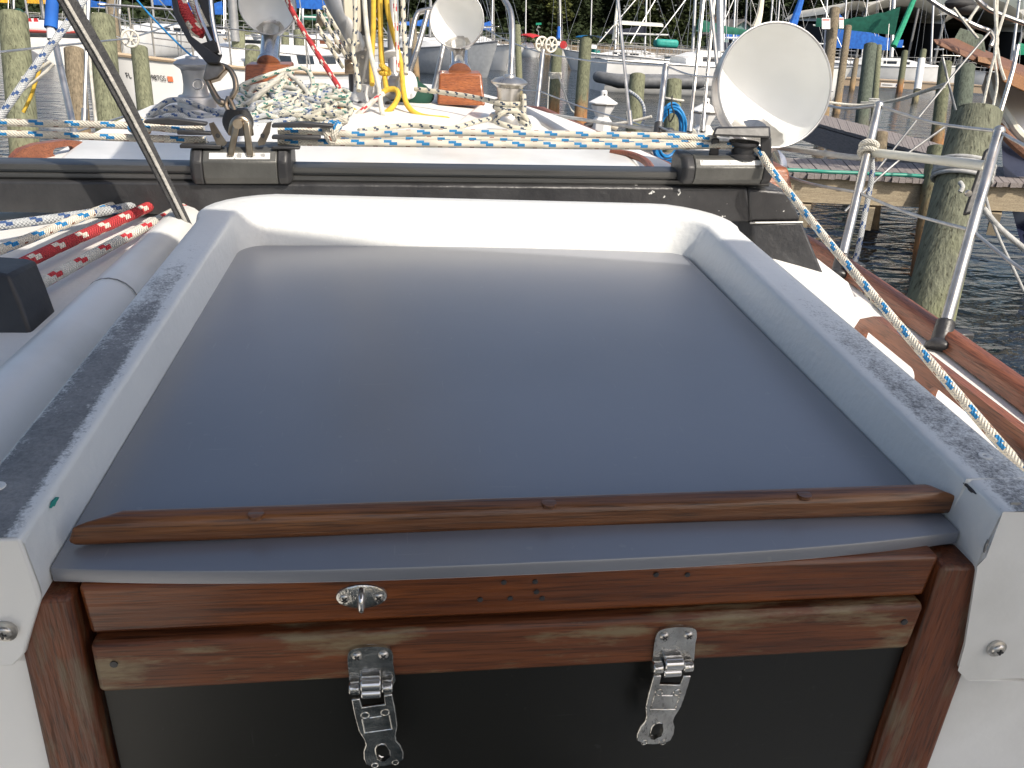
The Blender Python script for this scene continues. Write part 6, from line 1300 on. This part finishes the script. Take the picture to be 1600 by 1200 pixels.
house('teal house with a low gable behind the masts', 1158, 58, 33, 62, 120, 'teal_wall', 'roof_grey')
house('pinkish house with a tall front left of the teal gable', 1118, 58, 20, 42, 135, 'pink_wall', 'roof_grey')
rs = thing('road_sign', W(841, 72, 118), 'round road sign with a green street name plate on the far shore', 'road sign')
MB().cyl(W(841, 74, 118), W(841, 37, 118), .06, n=8).build('post', 'alloy_dull', rs)
MB().lathe(W(841, 45, 117.8), BV, [(.36, 0), (.36, .04)], 8).build('sign_plate', 'alloy', rs)
MB().bar(W(837, 37.5, 117.8), W(845.5, 37, 117.8), .06, .28).build('name_plate', 'sign_green', rs)
# ================================================================== TREES
def crown_mesh(seed, Hc, Rc, nclump, nleaf, size):
    """leaf quads in clumps that hang on limbs through the crown's volume"""
    rnd = random.Random(seed); vs = []; fs = []
    clumps = []
    for i in range(nclump):
        z = rnd.random() ** .8; prof = abs(math.sin(3.1416 * min(.98, .12 + z * .86))) ** .6
        a = rnd.uniform(0, 6.2832); rr = Rc * prof * rnd.uniform(.25, 1.0)
        clumps.append((Vector((math.cos(a) * rr, math.sin(a) * rr, Hc * z)), Rc * rnd.uniform(.16, .34)))
    for c, r in clumps:
        for k in range(nleaf):
            d = Vector((rnd.gauss(0, 1), rnd.gauss(0, 1), rnd.gauss(0, .75))); d = d.normalized() * r * rnd.uniform(.45, 1.12)
            p = c + d; n = Vector((rnd.gauss(0, 1), rnd.gauss(0, 1), rnd.gauss(.5, 1))).normalized(); x, y = basis(n); s = size * rnd.uniform(.6, 1.3); b = len(vs)
            vs += [p - x * s * .5, p - y * s * .3, p + x * s * .5, p + y * s * .3]; fs.append((b, b + 1, b + 2, b + 3))
    me = bpy.data.meshes.new('crown'); me.from_pydata([tuple(v) for v in vs], [], fs); return me, clumps
def trunk_mb(seed, Ht, Hc, clumps, r):
    rnd = random.Random(seed); m = MB(); top = Vector((rnd.uniform(-.4, .4), rnd.uniform(-.4, .4), Ht + Hc * .75))
    m.tube([Vector((0, 0, -.4)), Vector((rnd.uniform(-.2, .2), rnd.uniform(-.2, .2), Ht * .6)), Vector((0, 0, Ht)) + top * .1, top], lambda t: r * (1.15 - .85 * t), 9, 5)
    for c, rr in clumps[:9]:
        a = Vector((0, 0, Ht * .7 + c.z * .45)); b = c + Vector((0, 0, Ht)); m.tube([a, a.lerp(b, .5) + Vector((0, 0, .4)), b], lambda t: r * .42 * (1 - .75 * t), 6, 4)
    return m
kinds = [(1, 15, 5.2, 110, 80, 'leaf_dark', 'broad dark green tree', 1.5, .28), (2, 13, 4.2, 84, 80, 'leaf_mid', 'mid green tree', 2.0, .24), (3, 11, 3.4, 60, 80, 'leaf_light', 'yellowish green tree', 1.2, .20), (4, 17, 5.6, 120, 80, 'leaf_dark', 'tall dark tree', 2.6, .32)]
protos = []
for seed, Hc, Rc, nc, nl_, lm, lab, Ht, r in kinds:
    me, cl = crown_mesh(seed, Hc, Rc, nc, nl_, .62); me.materials.append(MATS[lm]); protos.append((me, cl, Ht, Hc, r, lab, trunk_mb(seed, Ht, Hc, cl, r), lm))
spots = [(566, 128, 0, 'behind the mast'), (600, 124, 3, 'right of the mast foot ropes'), (640, 130, 1, 'behind the yellow ropes'), (676, 124, 0, 'above the mast guard'), (712, 131, 3, 'behind the half sunlit cowl'), (752, 124, 0, 'right of the half sunlit cowl'), (786, 128, 3, 'behind the bent bow tube'), (824, 124, 0, 'above the red canopy'), (862, 122, 2, 'above the roped piling, by the road sign'), (890, 127, 0, 'above the blue mast cover'), (912, 138, 3, 'left of the peach house'), (958, 134, 0, 'right of the peach house'), (992, 126, 1, 'above the cream panel'), (1026, 131, 3, 'above the teal tender'), (1060, 126, 1, 'left of the navy dodger'), (1090, 148, 0, 'behind the navy dodger'), (1135, 150, 3, 'behind the pinkish house'), (1180, 146, 0, 'behind the teal gable'), (1222, 128, 1, 'right of the teal gable'), (1256, 126, 3, 'by the rolled blue jib'), (1290, 132, 0, 'left of the shed'), (1330, 140, 3, 'behind the left shed roof'),
 (530, 118, 1, 'left of the mast behind the tackle ropes'), (490, 122, 3, 'behind the red halyard'), (450, 118, 0, 'right of the shaded cowl'), (400, 124, 1, 'behind the shaded cowl'), (350, 118, 0, 'behind the sheet block'), (300, 122, 3, 'left of the sheet block'), (250, 118, 1, 'above the neighbouring mast'), (200, 122, 0, 'right of the strap top'), (150, 118, 3, 'left of the strap top'), (100, 122, 1, 'behind the blue furled line'), (50, 118, 0, 'above the dinghy'), (0, 122, 3, 'at the far left edge')]
rt = random.Random(21)
for i, (px, d, k, where_) in enumerate(spots):
    me, cl, Ht, Hc, r, lab, tm, lm = protos[k]; p = W(px, 50, d + rt.uniform(-1, 2))
    t = thing('tree', (p.x, p.y, 1.3), '%s on the far shore %s' % (lab, where_), 'tree', 'trees along the far shore')
    s = rt.uniform(.88, 1.12); t.scale = (s, s, s * rt.uniform(.92, 1.1)); t.rotation_euler = (0, 0, rt.uniform(0, 6.28))
    c = bpy.data.objects.new('crown', me); col.objects.link(c); c.parent = t; c.location = (0, 0, Ht)
    if not hasattr(tm, 'mesh'):
        ORG['tmp'] = Vector((0, 0, 0)); o = tm.build('trunk', 'bark', loc=(0, 0, 0)); tm.mesh = o.data; bpy.data.objects.remove(o)
    q = bpy.data.objects.new('trunk', tm.mesh); col.objects.link(q); q.parent = t
# undergrowth that closes the view under the crowns
rnd = random.Random(9); vs = []; fs = []
for i in range(26000):
    x = rnd.uniform(-95, 130); y = 117 + .10 * (x + 20) + 3 * math.sin(x * .06) + abs(rnd.gauss(10, 9)); z = 1.2 + abs(rnd.gauss(0, 1.1)) + .10 * max(0, y - 122)
    p = Vector((x, y, z)); n = Vector((rnd.gauss(0, 1), rnd.gauss(-.3, 1), rnd.gauss(.5, 1))).normalized(); a_, b_ = basis(n); s = rnd.uniform(.4, .9); b = len(vs)
    vs += [p - a_ * s * .5, p - b_ * s * .35, p + a_ * s * .5, p + b_ * s * .35]; fs.append((b, b + 1, b + 2, b + 3))
m = MB(); m.add(vs, fs); o = m.build('undergrowth', 'leaf_dark', loc=(0, 125, 1)); o['kind'] = 'stuff'; o['label'] = 'dense dark undergrowth along the far shore beneath the trees'; o['category'] = 'undergrowth'
